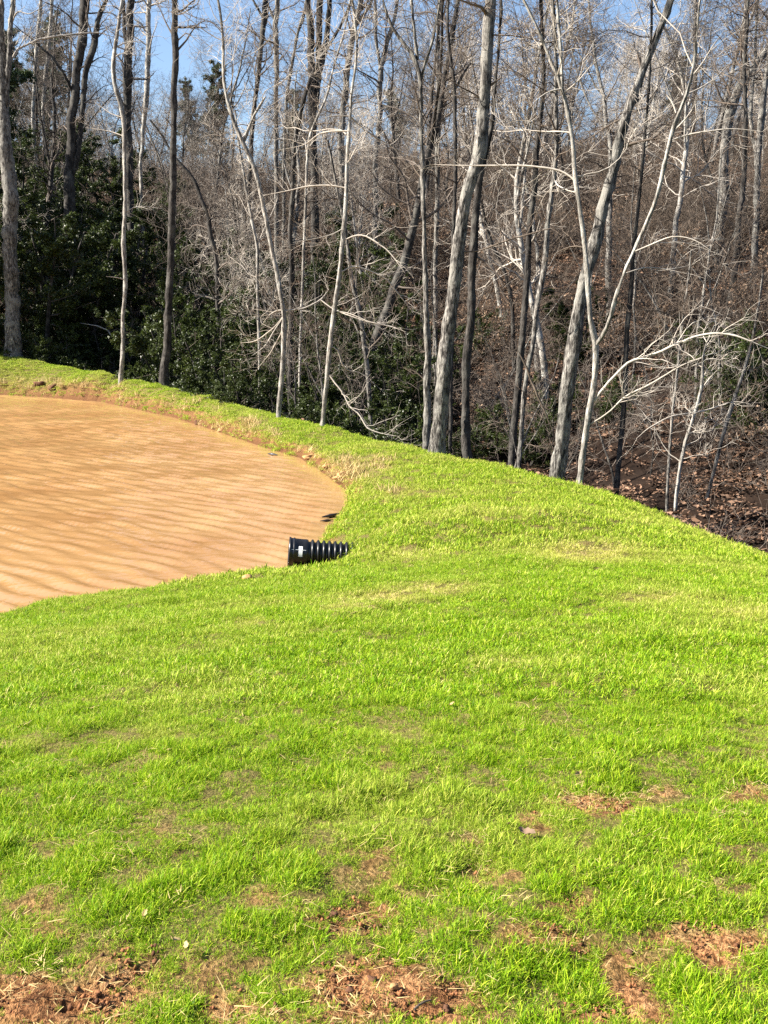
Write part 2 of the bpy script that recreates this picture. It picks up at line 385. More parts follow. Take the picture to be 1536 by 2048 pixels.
def leaf_quads(rng, centers, size, flat=0.0):
    n = len(centers); a = unit(rng.normal(0, 1, (n, 3)) * np.array([1, 1, 1 - flat])); b = unit(np.cross(a, unit(rng.normal(0, 1, (n, 3)) * np.array([1 - flat, 1 - flat, 1]))))
    nrm = np.cross(a, b)
    s = (size * (0.6 + 0.8 * rng.random(n)))[:, None]
    V = np.stack([centers - a * s, centers + b * s * 0.5 + nrm * s * 0.15, centers + a * s, centers - b * s * 0.5 + nrm * s * 0.15], 1).reshape(-1, 3)
    return V, np.arange(n * 4).reshape(-1, 4)

# ------------------------------------------------------------------ ground
def axis(spec):
    out = []
    for a, b, s0, s1 in spec:
        x = a
        while x < b - 1e-6:
            out.append(x); f = (x - a) / (b - a); x += s0 + (s1 - s0) * f
    return np.array(out + [spec[-1][1]])
gy = axis([(-60, 1.0, 8, 0.3), (1.0, 6.0, 0.035, 0.05), (6, 16, 0.05, 0.10), (16, 48, 0.10, 0.5), (48, 110, 0.6, 3), (110, 700, 4, 60)])
gx = axis([(-700, -70, 60, 6), (-70, -20, 5, 0.5), (-20, -3.2, 0.4, 0.06), (-3.2, 3.2, 0.045, 0.045), (3.2, 9, 0.05, 0.25), (9, 50, 0.4, 3), (50, 700, 4, 60)])
GX, GY = np.meshgrid(gx, gy); GP = np.c_[GX.ravel(), GY.ravel()]
gh, gs, gc = fields(GP)
gb = bare_mask(GP, gh)
near = (GP[:, 1] < 7) & (GP[:, 1] > 0.8) & (np.abs(GP[:, 0]) < 5)
clods = (fbm(GP[:, 0] * 11, GP[:, 1] * 11, 31, 3) - 0.5) * 0.075 + np.maximum(fbm(GP[:, 0] * 24, GP[:, 1] * 24, 37, 2) - 0.55, 0) * 0.12
gh = gh + np.where(near, gb * (clods - 0.012), 0)
gb = np.maximum(gb, sstep(0.45, 0.1, gs) * (gs > -3))
nx, ny = len(gx), len(gy); ii = (np.arange(ny - 1)[:, None] * nx + np.arange(nx - 1)[None, :]).ravel()
GQ = np.c_[ii, ii + 1, ii + nx + 1, ii + nx]
ground = link('ground', make_mesh('ground', np.c_[GP, gh], GQ, mats=['soil_and_leaf_mould'], vattr={'bare': gb, 'forest': sstep(0.3, 1.3, gc), 'wet': sstep(0.28, 0.12, gs)}))
tag(ground, 'grassy earth bank falling to a wooded slope of leaf mould', kind='structure')

# ------------------------------------------------------------------ pond water with wind ripples
wx = np.arange(-27, 0.6, 0.10); wy = np.arange(9.6, 41.5, 0.045)
WX, WY = np.meshgrid(wx, wy); WP = np.c_[WX.ravel(), WY.ravel()]
rw = np.random.default_rng(5); wz = np.zeros(len(WP))
warp = fbm(WP[:, 0] * .35, WP[:, 1] * .5, 41) * 2.2
for k in range(9):
    a = math.radians(50 + rw.normal(0, 9)); lam = 0.31 * math.exp(rw.normal(0.0, 0.22)); ph = rw.random() * 6.28
    th = (WP[:, 0] * math.cos(a) + WP[:, 1] * math.sin(a)) * 2 * math.pi / lam + ph + warp * 1.5
    wz -= 0.0046 * (lam / 0.31) * (np.sin(th) + 0.42 * np.sin(2 * th) + 0.2 * np.sin(3 * th))
wz *= 0.55 + 0.9 * fbm(WP[:, 0] * .25, WP[:, 1] * .6, 44)
wds, _ = seg_dist(WP, pond_line); inside = in_poly(WP, pond_poly)
keep = inside | (wds < 0.7)
wz *= np.where(inside, sstep(0.0, 0.45, wds), 0)
nx, ny = len(wx), len(wy); ii = (np.arange(ny - 1)[:, None] * nx + np.arange(nx - 1)[None, :]).ravel()
WQ = np.c_[ii, ii + 1, ii + nx + 1, ii + nx]; WQ = WQ[keep[WQ].all(1)]
used = np.unique(WQ); remap = np.zeros(len(WP), np.int64); remap[used] = np.arange(len(used))
water = link('pond_water', make_mesh('pond_water', np.c_[WP, wz][used], remap[WQ], mats=['muddy_water'], vattr={'shallow': np.where(inside, sstep(0.6, 0.0, wds) * 0.6, .6)[used]}))
tag(water, 'rippled orange muddy pond water', kind='structure')

# ------------------------------------------------------------------ scatter with geometry nodes (grass, litter, brush: nobody could count them)
def scatter(name, pts, rot, scale, idx, tint, protos, label, extra=None):
    pts = np.asarray(pts, np.float32); me = bpy.data.meshes.new(name)
    me.vertices.add(len(pts)); me.vertices.foreach_set('co', pts.ravel())
    for k, t, v in (('rot', 'FLOAT_VECTOR', rot), ('scl', 'FLOAT_VECTOR', scale), ('idx', 'INT', idx), ('tint', 'FLOAT', tint)):
        a = me.attributes.new(k, t, 'POINT')
        a.data.foreach_set('vector' if t == 'FLOAT_VECTOR' else 'value', np.asarray(v, np.int32 if t == 'INT' else np.float32).ravel())
    col = bpy.data.collections.new(name + '_kinds')
    for k, p in enumerate(protos):
        col.objects.link(bpy.data.objects.new('%s_kind_%02d' % (name, k), p))
    g = bpy.data.node_groups.new(name, 'GeometryNodeTree')
    g.interface.new_socket('Geometry', in_out='INPUT', socket_type='NodeSocketGeometry'); g.interface.new_socket('Geometry', in_out='OUTPUT', socket_type='NodeSocketGeometry')
    gi = g.nodes.new('NodeGroupInput'); go = g.nodes.new('NodeGroupOutput')
    ci = g.nodes.new('GeometryNodeCollectionInfo'); ci.inputs[0].default_value = col; ci.inputs[1].default_value = True; ci.inputs[2].default_value = True
    ip = g.nodes.new('GeometryNodeInstanceOnPoints'); ip.inputs['Pick Instance'].default_value = True
    def na(nm, t):
        n = g.nodes.new('GeometryNodeInputNamedAttribute'); n.data_type = t; n.inputs[0].default_value = nm; return n.outputs[0]
    L = g.links.new
    L(gi.outputs[0], ip.inputs['Points']); L(ci.outputs[0], ip.inputs['Instance']); L(na('idx', 'INT'), ip.inputs['Instance Index'])
    er = g.nodes.new('FunctionNodeEulerToRotation'); L(na('rot', 'FLOAT_VECTOR'), er.inputs[0]); L(er.outputs[0], ip.inputs['Rotation'])
    L(na('scl', 'FLOAT_VECTOR'), ip.inputs['Scale']); L(ip.outputs[0], go.inputs[0])
    o = link(name, me); md = o.modifiers.new('scatter', 'NODES'); md.node_group = g
    return tag(o, label, kind='stuff')

def clump(rng, n, rad, hgt, wid, lean, flat=False, name='clump', mat='grass_blade'):
    """a tuft of bent tapering blades, three faces each"""
    r = rad * np.sqrt(rng.random(n)); th = rng.random(n) * 6.283
    base = np.c_[r * np.cos(th), r * np.sin(th), np.full(n, -0.006)]
    if flat: base[:, 2] = 0.004 + 0.02 * rng.random(n)
    h = hgt * (0.45 + 0.75 * rng.random(n)); az = rng.random(n) * 6.283; ln = lean * (0.3 + 1.2 * rng.random(n))
    if flat: ln = np.full(n, 1.45) - 0.15 * rng.random(n)
    dirh = np.c_[np.cos(az), np.sin(az), np.zeros(n)]; side = np.c_[-np.sin(az), np.cos(az), np.zeros(n)]
    tw = rng.normal(0, 0.6, n)[:, None]; side = unit(side * np.cos(tw) + dirh * np.sin(tw))
    V = []; p = base.copy()
    for k, (seg, wf) in enumerate(((0, 1.0), (0.38, 0.95), (0.34, 0.7), (0.28, 0.0))):
        a = ln * (0.35 + 0.45 * k) if not flat else ln + 0.05 * k
        a = np.minimum(a, 1.9)
        p = p + (dirh * np.sin(a)[:, None] + np.array([0, 0, 1.0]) * np.cos(a)[:, None]) * (h * seg)[:, None]
        w = (wid * wf * (0.7 + 0.6 * rng.random(n)) / 2)[:, None]
        if k < 3: V += [p - side * w, p + side * w]
        else: V += [p.copy()]
    V = np.stack(V, 1); o = (np.arange(n) * 7)[:, None]
    Q = np.vstack([o + np.array([0, 1, 3, 2]), o + np.array([2, 3, 5, 4])]); T = o + np.array([4, 5, 6])
    rn = rng.random(n)
    return make_mesh(name, V.reshape(-1, 3), Q, T, mats=[mat], fattr={'rnd': np.r_[rn, rn, rn]})

rg = np.random.default_rng(21)
g_near = [clump(rg, 32, 0.030, 0.033, 0.0020, 0.9) for _ in range(7)] + [clump(rg, 40, 0.032, 0.047, 0.0022, 0.85) for _ in range(5)]
g_mid = [clump(rg, 46, 0.065, 0.046, 0.0036, 0.9) for _ in range(8)]
g_far = [clump(rg, 60, 0.13, 0.066, 0.0075, 0.85) for _ in range(8)]
def sample(n, x0, x1, y0, y1, margin):
    y = y0 + (y1 - y0) * rg.random(n); x = x0 + (x1 - x0) * rg.random(n)
    k = np.abs(x) < 0.40 * np.maximum(y, 0) + margin
    return np.c_[x[k], y[k]]
def lawn(P):
    h, s, c = fields(P); return h, s, c, (s > 0.08) & (c < 1.0)
pts, idxs, scs, tin = [], [], [], []
for zone, (x0, x1, y0, y1, mg, dens) in enumerate(((-5.4, 5.4, 0.9, 5.2, 3.2, 2100), (-8.2, 8.2, 5.2, 11.5, 3.4, 560), (-23, 11, 11.5, 47, 3.5, 105))):
    P = sample(int((x1 - x0) * (y1 - y0) * dens), x0, x1, y0, y1, mg); h, s, c, ok = lawn(P)
    b = bare_mask(P, h); dry = pxmask(np.c_[P, h], dry_spots)
    tuft = fbm(P[:, 0] * 2.2, P[:, 1] * 2.2, 51); tuft2 = fbm(P[:, 0] * 7, P[:, 1] * 7, 57)
    dens_f = (1 - 0.86 * b) * np.where(zone == 0, 0.5 + 1.0 * sstep(0.3, 0.6, tuft2), 1) * (1 - 0.45 * np.clip(dry, 0, 1))
    ok &= rg.random(len(P)) < dens_f
    P, h, b, dry, tuft, tuft2, c = P[ok], h[ok], b[ok], dry[ok], tuft[ok], tuft2[ok], c[ok]
    n = len(P); pts.append(np.c_[P, h])
    off = (0, 12, 20)[zone]; cnt = (12, 8, 8)[zone]
    if zone == 0: ix = np.where(rg.random(n) < sstep(0.45, 0.75, tuft2) * (1 - b), rg.integers(7, 12, n), rg.integers(0, 7, n))
    else: ix = off + rg.integers(0, cnt, n)
    idxs.append(ix)
    sc = (0.66 + 0.62 * sstep(0.25, 0.75, tuft * 0.5 + tuft2 * 0.5)) * (1 - 0.5 * b) * (0.85 + 0.3 * rg.random(n)) * (1 - 0.25 * np.clip(dry, 0, 1))
    sc *= np.where(c > -0.4, 0.9, 1.0)
    gp = P - PIPE_AT; sc *= 1 - 0.55 * np.exp(-((gp[:, 0] - 0.35) / 0.55) ** 2 - ((gp[:, 1] + 0.25) / 0.5) ** 2)
    scs.append(np.c_[sc, sc, sc * (0.85 + 0.35 * rg.random(n))])
    tn = 0.95 * dry + (0.30 * sstep(0.45, 0.75, fbm(P[:, 0] * .8, P[:, 1] * 1.1, 61)) + 0.22 * sstep(6, 14, P[:, 1]) + 0.25 * b + rg.normal(0, 0.09, n))
    tin.append(np.clip(tn, 0, 1))
pts = np.vstack(pts); n = len(pts)
rot = np.c_[rg.normal(0, 0.12, n), rg.normal(0.06, 0.12, n), rg.random(n) * 6.283]
scatter('grass', pts, rot, np.vstack(scs), np.concatenate(idxs), np.concatenate(tin), g_near + g_mid + g_far, 'bright green young grass covering the bank')
print('grass clumps', n)

# dry straw lying on thin turf and along the far shore
s_proto = [clump(rg, 12, 0.07, 0.05, 0.0024, 0.5, True, 'straw', 'straw') for _ in range(4)] + [clump(rg, 26, 0.14, 0.20, 0.011, 0.9, False, 'straw', 'straw') for _ in range(4)]
P1 = sample(12000, -5.4, 5.4, 0.9, 6.5, 3.2); h, s, c, ok = lawn(P1); b = bare_mask(P1, h); ok &= rg.random(len(P1)) < 0.06 + 0.42 * b; P1, h1 = P1[ok], h[ok]
P2 = sample(90000, -20, 8, 6.5, 46, 2); h, s, c, ok = lawn(P2); d = pxmask(np.c_[P2, h], dry_spots)
shore_d = np.exp(-((s - .3) / .3) ** 2) * sstep(17, 20, P2[:, 1]) * sstep(.42, .62, fbm(P2[:, 0] * .9, P2[:, 1] * .9, 71))
ok &= rg.random(len(P2)) < np.maximum(d * 0.6 - 0.12, 0.4 * shore_d); P2, h2, s2, d2 = P2[ok], h[ok], s[ok], d[ok]
n1, n2 = len(P1), len(P2)
far = P2[:, 1] > 16
i2 = np.where(far & (s2 < 1.6), rg.integers(4, 8, n2), rg.integers(0, 4, n2)); sc2 = np.where(far, 1.0, 1.2) * (0.7 + 0.6 * rg.random(n2))
scatter('dry_grass', np.vstack([np.c_[P1, h1 + 0.006], np.c_[P2, h2 + 0.01]]), np.c_[rg.normal(0, .15, n1 + n2), rg.normal(0, .15, n1 + n2), rg.random(n1 + n2) * 6.28],
        np.repeat(np.r_[0.5 + 0.7 * rg.random(n1), sc2][:, None], 3, 1), np.r_[rg.integers(0, 4, n1), i2], np.zeros(n1 + n2), s_proto, 'dry straw coloured grass lying in thin patches and along the shore')

# crumbs of soil on the bare patches
def crumbs(rng, n, rad):
    r = rad * np.sqrt(rng.random(n)); th = rng.random(n) * 6.283; c = np.c_[r * np.cos(th), r * np.sin(th), np.zeros(n)]
    D = np.array([(1, 0, 0), (0, 1, 0), (-1, 0, 0), (0, -1, 0), (0, 0, 1), (0, 0, -1)], float); T3 = np.array([(0, 1, 4), (1, 2, 4), (2, 3, 4), (3, 0, 4), (1, 0, 5), (2, 1, 5), (3, 2, 5), (0, 3, 5)])
    s = (0.0015 + 0.007 * rng.random(n) ** 3.5)[:, None, None]
    V = c[:, None] + D[None] * s * (0.6 + 0.8 * rng.random((n, 6, 1))) + rng.normal(0, .001, (n, 6, 3)); T_ = (np.arange(n) * 6)[:, None, None] + T3[None]
    return make_mesh('crumbs', V.reshape(-1, 3), None, T_.reshape(-1, 3), mats=['crumb'], smooth=False, fattr={'rnd': np.repeat(rng.random(n), 8)})
leafmat('crumb', (.04, .018, .010), (.30, .125, .05), 'rnd', 0.0, 0.95)
c_proto = [crumbs(rg, 40, 0.07) for _ in range(5)]
PC = sample(46000, -5.4, 5.4, 0.9, 6.5, 3.2); h, s, c, ok = lawn(PC); b = bare_mask(PC, h); ok &= rg.random(len(PC)) < sstep(.3, .9, b) * 0.22; PC, h = PC[ok], h[ok]; n = len(PC)
scatter('soil_crumbs', np.c_[PC, h - .004], np.c_[np.zeros(n), np.zeros(n), rg.random(n) * 6.28], np.repeat((.7 + .7 * rg.random(n))[:, None], 3, 1), rg.integers(0, 5, n), np.zeros(n), c_proto, 'crumbs of red and dark soil on the bare patches')

# leaf litter in the woods
def litter_patch(rng, n, rad, size):
    r = rad * np.sqrt(rng.random(n)); th = rng.random(n) * 6.283
    V, Q = leaf_quads(rng, np.c_[r * np.cos(th), r * np.sin(th), 0.01 + 0.05 * rng.random(n)], np.full(n, size), 0.75)
    return make_mesh('litter', V, Q, mats=['litter_leaf'], smooth=False, fattr={'rnd': rng.random(n)})
l_proto = [litter_patch(rg, 90, 0.5, 0.055) for _ in range(5)]
PL = np.c_[-34 + 62 * rg.random(17000), 14 + 62 * rg.random(17000)]
PL = PL[np.abs(PL[:, 0]) < 0.42 * PL[:, 1] + 4]
h, s, c = fields(PL); ok = (c > 0.9) & (rg.random(len(PL)) < 0.35 + 0.65 * sstep(0.35, 0.6, fbm(PL[:, 0] * .4, PL[:, 1] * .4, 81))); PL, h = PL[ok], h[ok]; n = len(PL)
scatter('leaf_litter', np.c_[PL, h], np.c_[rg.normal(0, .1, n), rg.normal(0, .1, n), rg.random(n) * 6.28], np.repeat((0.8 + 0.6 * rg.random(n))[:, None], 3, 1),
        rg.integers(0, 5, n), np.zeros(n), l_proto, 'brown fallen leaves covering the woodland slope')

# ------------------------------------------------------------------ trees
def resample(P, R, step):
    d = np.r_[0, np.cumsum(np.linalg.norm(np.diff(P, axis=0), axis=1))]; n = max(4, int(d[-1] / step) + 1)
    t = np.linspace(0, d[-1], n); Q = np.stack([np.interp(t, d, P[:, k]) for k in range(3)], 1)
    for _ in range(2):
        Q[1:-1] = Q[1:-1] * 0.5 + (Q[:-2] + Q[2:]) * 0.25
    return Q, np.interp(t, d, R)
def trace(pts, Y, slope=0.0, wob=0.0, rng=None):
    """a stem followed in the photograph: (px, py, width) at distance Y, leaning towards or away by slope"""
    P, R = [], []; y = Y
    for k, (px, py, w) in enumerate(pts):
        if k: y += slope * np.linalg.norm(at_y(px, py, y) - P[-1])
        p = at_y(px, py, y); P.append(p); R.append(w * 0.46 * mpp(p))
    return np.array(P), np.array(R)
def wavy(rng, Q, R, amp):
    n = len(Q); k = np.convolve(rng.normal(0, 1, (n + 8)), np.ones(5) / 5, 'same')[:n]; k2 = np.convolve(rng.normal(0, 1, (n + 8)), np.ones(5) / 5, 'same')[:n]
    w = np.minimum(np.arange(n), 3) / 3.0
    Q = Q.copy(); Q[:, 0] += k * amp * R * w; Q[:, 1] += k2 * amp * R * w; return Q
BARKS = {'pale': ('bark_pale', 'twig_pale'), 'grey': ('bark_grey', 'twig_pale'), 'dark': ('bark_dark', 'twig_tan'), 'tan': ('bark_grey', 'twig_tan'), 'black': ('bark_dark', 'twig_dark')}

def crown_mesh(rng, stems, tw, n1, L1, low, n2=5, n3=6, up=0.05, thin=1.0, wob=0.22, tr=0.0044):
    """boughs, branches and twigs on the stems; stems: list of (path, radii)"""
    parts = []; tot = sum(len(q) for q, _ in stems)
    for q, r in stems:
        m = max(3, int(n1 * len(q) / tot))
        p, d, pr, t = spawn(rng, q[None], r[None], m, low, (38, 82))
        ln = L1 * (0.4 + 0.8 * rng.random(m)) * (1.15 - 0.55 * t)
        r1 = np.clip(pr * 0.42, 0.014, 0.06) * thin * (0.6 + 0.5 * rng.random(m))
        a = grow(rng, p, d, ln, 9, wob, up); ra = taper(r1, 9, 0.22); parts.append(tubes(a, ra, 5))
        p, d, pr, t = spawn(rng, a, ra, n2, 0.2, (25, 70)); ln2 = ln.repeat(n2) * (0.28 + 0.3 * rng.random(len(p)))
        b = grow(rng, p, d, ln2, 6, wob * 1.1, up * 0.8); rb = taper(np.clip(pr * 0.6, 0.0055, 0.02), 6, 0.35); parts.append(tubes(b, rb, 3))
        p, d, pr, t = spawn(rng, b, rb, n3, 0.15, (25, 65)); ln3 = np.clip(ln2.repeat(n3) * (0.35 + 0.4 * rng.random(len(p))), 0.15, 0.8)
        c = grow(rng, p, d, ln3, 4, wob, up * 0.6); rc = taper(np.full(len(p), tr), 4, 0.5); parts.append(tubes(c, rc, 3))
    V, Q = join(parts)
    return V, Q

def traced_tree(name, label, cat, Y, stems, limbs=(), kind='grey', seed=1, top=6.0, n1=34, L1=2.6, low=0.35, slope=0.0, sides=12, flare=1.35, group=None, up=0.05, n3=6, foot=True, knob=0.0):
    rng = np.random.default_rng(seed); bk, tw = BARKS[kind]
    P0, R0 = trace(stems[0], Y, slope)
    if foot:
        gz = ground_z(P0[0, 0], P0[0, 1]); d = P0[0] - P0[1]; drop = P0[0, 2] - (gz - 0.15)
        if drop > 0.05:
            q = P0[0] + np.array([d[0] * min(0.5, drop / max(-d[2], 0.3)), 0, -drop]); P0 = np.vstack([q[None], P0]); R0 = np.r_[R0[0] * 1.06, R0]
    base = P0[0].copy(); base[2] += 0.1
    root = empty(name, tuple(base), label, cat, group)
    out, tubs, prev = [], [], None
    for k, st in enumerate(stems):
        if k == 0: P, R = P0, R0
        else: P, R = trace(st, Y + (0.0 if k == 0 else rng.normal(0, 0.15)), slope + rng.normal(0, 0.1))
        if k > 0:                                   # root a fork inside the main stem
            j = np.argmin(np.linalg.norm(P0 - P[0], axis=1)); P[0, 1] = P0[j, 1]
        if st[-1][1] < 40 and top > 0:              # runs on above the frame
            d = unit(P[-1] - P[-2]); d = unit(d + np.array([0, 0, 0.35])); nn = 6
            ext = grow(rng, P[-1:] , d[None], np.array([top * (0.8 + 0.4 * rng.random())]), nn, 0.10, 0.06)[0]
            P = np.vstack([P, ext[1:]]); R = np.r_[R, np.linspace(R[-1], 0.02, nn)[1:]]
        step = 0.22 if sides >= 12 else 0.3
        Q, r = resample(P, R, step)
        Q = wavy(rng, Q, r, 0.12 if sides >= 18 else 0.35)
        r = r * (1 + 0.05 * rng.normal(0, 1, len(r)))
        if k == 0 and foot: r = r * (1 + (flare - 1) * np.exp(-(Q[:, 2] - Q[0, 2]) / 0.35))
        out.append((Q, r)); tubs.append(tubes(Q[None], r[None], sides))
    V, F = join(tubs)
    V = V + rng.normal(0, 0.012, V.shape) * np.minimum(1, R0.max() / 0.12)
    link('trunk', make_mesh('trunk', V - base, F, mats=[bk]), root)
    lim = []
    for lb in limbs:
        P, R = trace(lb, Y, rng.choice([-1, 1]) * (0.25 + 0.2 * rng.random()))
        R = R * 0.85; R[-1] *= 0.35; R[-2] *= 0.8
        Q, r = resample(P, R, 0.12); Q = wavy(rng, Q, r, 1.3)
        lim.append((Q, r)); V, F = tubes(Q[None], r[None], 7)
        lo = link('limb', make_mesh('limb', V - base, F, mats=[tw if r[0] < 0.06 else bk]), root)
        if np.linalg.norm(P[-1] - P[0]) < 0.75: continue
        p, d, pr, t = spawn(rng, Q[None], r[None], max(5, int(len(Q) * 0.55)), 0.15, (30, 70)); ln = 0.35 + 0.75 * rng.random(len(p))
        b = grow(rng, p, d, ln, 6, 0.2, 0.02); rb = taper(np.clip(pr * 0.5, 0.004, 0.010), 6, 0.35); pa = [tubes(b, rb, 3)]
        p, d, pr, t = spawn(rng, b, rb, 5, 0.15, (25, 65)); c = grow(rng, p, d, 0.15 + 0.4 * rng.random(len(p)), 4, 0.2, 0.02); pa.append(tubes(c, taper(np.full(len(p), .0032), 4, .5), 3))
        V, F = join(pa); tag(link('twigs', make_mesh('twigs', V - base, F, mats=[tw], smooth=False), lo), kind='stuff')
    if n1:
        V, F = crown_mesh(rng, out, tw, n1, L1, low, n3=n3 if Y < 32 else 6, up=up, tr=0.0044 if Y < 32 else 0.006)
        link('crown', make_mesh('crown', V - base, F, mats=[tw], smooth=False), root)
    return root

T = traced_tree
EDGE, POLE, BENT, PALE, OAK, LEAN, FORK, CROOK = 'the edge beech', 'the dark pole tree', 'the bent tree', 'the pale pole tree', 'the big oak', 'the leaning oak', 'the pale forked tree', 'the crooked sapling'
T('beech_tree', 'thick smooth grey trunk standing at the frame edge beyond the pond', 'tree', 44.5, [[(26, 716, 35), (22, 600, 31), (22, 500, 31), (20, 400, 32), (14, 300, 28), (8, 200, 21), (3, 110, 17), (-2, 0, 15)],
   [(10, 210, 12), (17, 130, 11), (20, 60, 10), (28, 5, 9)]], [[(14, 150, 5), (30, 100, 5), (78, 78, 5), (143, 69, 5), (198, 65, 4), (234, 76, 3)], [(20, 60, 5), (34, 20, 4), (60, 30, 3), (90, 10, 2)]], 'grey', 3, n1=22, low=0.5, L1=3.4)
T('dark_twin_tree', 'dark tree with two close stems rising from the evergreen thicket', 'tree', 53, [[(137, 420, 25), (138, 360, 23), (142, 300, 21), (148, 200, 18), (155, 140, 17), (165, 70, 20), (168, 0, 21)],
   [(139, 372, 9), (150, 335, 11), (159, 300, 10), (165, 200, 11), (172, 140, 13), (188, 100, 14), (193, 60, 11), (200, 30, 10), (214, 0, 7)]], [[(146, 195, 8), (141, 172, 8), (109, 117, 7), (73, 86, 6), (23, 44, 4)], [(188, 100, 6), (176, 50, 5), (170, 10, 4)]], 'black', 4, n1=30, low=0.5, L1=3.2)
T('sinuous_tree', 'slim wavy pale tree between the twin-stemmed tree and the dark pole tree', 'tree', 38, [[(243, 748, 9), (247, 690, 9), (246, 640, 8), (252, 570, 9), (250, 520, 9), (246, 490, 9), (251, 420, 8), (250, 340, 8), (247, 250, 9), (243, 215, 10), (232, 180, 9), (225, 150, 9), (228, 110, 8), (236, 60, 7), (246, 0, 6)]],
  [[(252, 425, 2.5), (262, 416, 3), (285, 412, 3), (328, 418, 2)], [(250, 560, 2.5), (238, 555, 2.5), (212, 553, 2)], [(246, 235, 3), (222, 228, 2.5), (190, 205, 2)], [(246, 272, 3), (220, 262, 2.5), (170, 255, 1.5)]], 'pale', 5, n1=20, L1=1.8, low=0.5)
T('ivy_clad_tree', 'rough dark tree rising just behind the slim wavy tree', 'tree', 60, [[(260, 420, 16), (259, 330, 15), (255, 230, 17), (256, 150, 20), (258, 80, 17), (262, 0, 15)], [(257, 130, 8), (250, 60, 8), (246, 0, 7)]], [[(265, 90, 5), (268, 50, 5), (285, 55, 4), (300, 52, 2)]], 'black', 6, n1=34, low=0.45, L1=3.0)
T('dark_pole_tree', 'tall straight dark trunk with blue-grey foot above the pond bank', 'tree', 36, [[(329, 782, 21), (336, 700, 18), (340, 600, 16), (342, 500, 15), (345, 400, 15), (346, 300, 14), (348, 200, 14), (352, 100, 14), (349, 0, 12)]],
  [[(350, 80, 5), (335, 55, 4), (322, 20, 3), (310, 0, 3)], [(352, 85, 4), (372, 62, 3), (400, 88, 2)], [(346, 262, 3), (338, 240, 3), (330, 235, 2)]], 'black', 7, n1=22, low=0.55, L1=2.8)
T('slope_tree', 'straight sunlit pale trunk high up, before the dark pole tree in the row', 'tree', 66, [[(281, 330, 7), (285, 275, 8), (292, 200, 12), (295, 110, 12), (297, 50, 11), (299, 0, 10)]], [], 'pale', 8, n1=30, low=0.55, L1=3)
T('ridge_tree', 'thin pale straight trunk against the sky, first of a close pair', 'tree', 74, [[(66, 230, 8), (70, 150, 8), (76, 70, 8), (82, 0, 7)]], [], 'pale', 9, n1=16, low=0.55, L1=2.4)
T('ridge_tree', 'thin pale straight trunk against the sky, second of a close pair', 'tree', 75, [[(86, 240, 7), (91, 160, 8), (100, 80, 8), (104, 0, 7)]], [], 'pale', 10, n1=16, low=0.55, L1=2.4)
T('curved_tree', 'dark curved tree bowing over the evergreens past the dark pole tree', 'tree', 42, [[(440, 700, 9), (436, 600, 9), (434, 540, 9), (434, 515, 9), (423, 480, 10), (417, 457, 10), (420, 429, 10), (406, 408, 9), (392, 365, 8), (372, 338, 7), (349, 318, 5), (325, 270, 4), (300, 240, 3)]], [], 'black', 11, n1=16, low=0.4, L1=2, top=0)
T('slim_tree', 'thin pale stem standing between the curved tree and the bent tree', 'tree', 35, [[(518, 700, 6), (517, 638, 6), (515, 572, 6), (516, 492, 6), (506, 451, 6), (495, 400, 5), (488, 350, 5), (478, 290, 4), (470, 220, 3)]], [[(517, 487, 2.5), (530, 455, 2.5), (545, 425, 2), (556, 395, 2)]], 'pale', 12, n1=18, low=0.4, L1=1.6, top=0)
T('bent_tree', 'bent slender tree with pale foot and drooping side branches beside the bank', 'tree', 27.5, [[(557, 836, 10), (560, 772, 10), (565, 715, 11), (568, 658, 11), (568, 623, 10), (562, 595, 9), (555, 549, 9), (545, 509, 9), (537, 457, 10), (526, 409, 9), (522, 385, 9), (505, 323, 9), (484, 284, 9), (466, 245, 8), (453, 198, 7), (444, 146, 6), (449, 104, 6), (443, 50, 5), (438, 0, 5)],
   [(486, 288, 7), (492, 270, 6), (500, 240, 6), (515, 221, 4), (531, 195, 3)]],
  [[(568, 622, 3), (578, 620, 4), (603, 619, 4), (626, 609, 4), (642, 600, 4), (658, 578, 3)], [(566, 620, 3), (555, 619, 3), (538, 629, 3), (523, 652, 2)], [(568, 630, 3), (552, 652, 3), (523, 675, 3), (506, 685, 3), (480, 685, 2)],
   [(566, 635, 3), (549, 660, 3), (529, 695, 3), (503, 712, 2)], [(567, 655, 3), (558, 678, 3), (540, 709, 3), (515, 736, 2)], [(569, 620, 3), (578, 630, 3), (575, 686, 3), (569, 738, 2)], [(642, 600, 3), (660, 615, 3), (690, 628, 3), (735, 644, 2), (790, 655, 2)]], 'pale', 13, n1=40, low=0.38, L1=2.7, up=0.04)
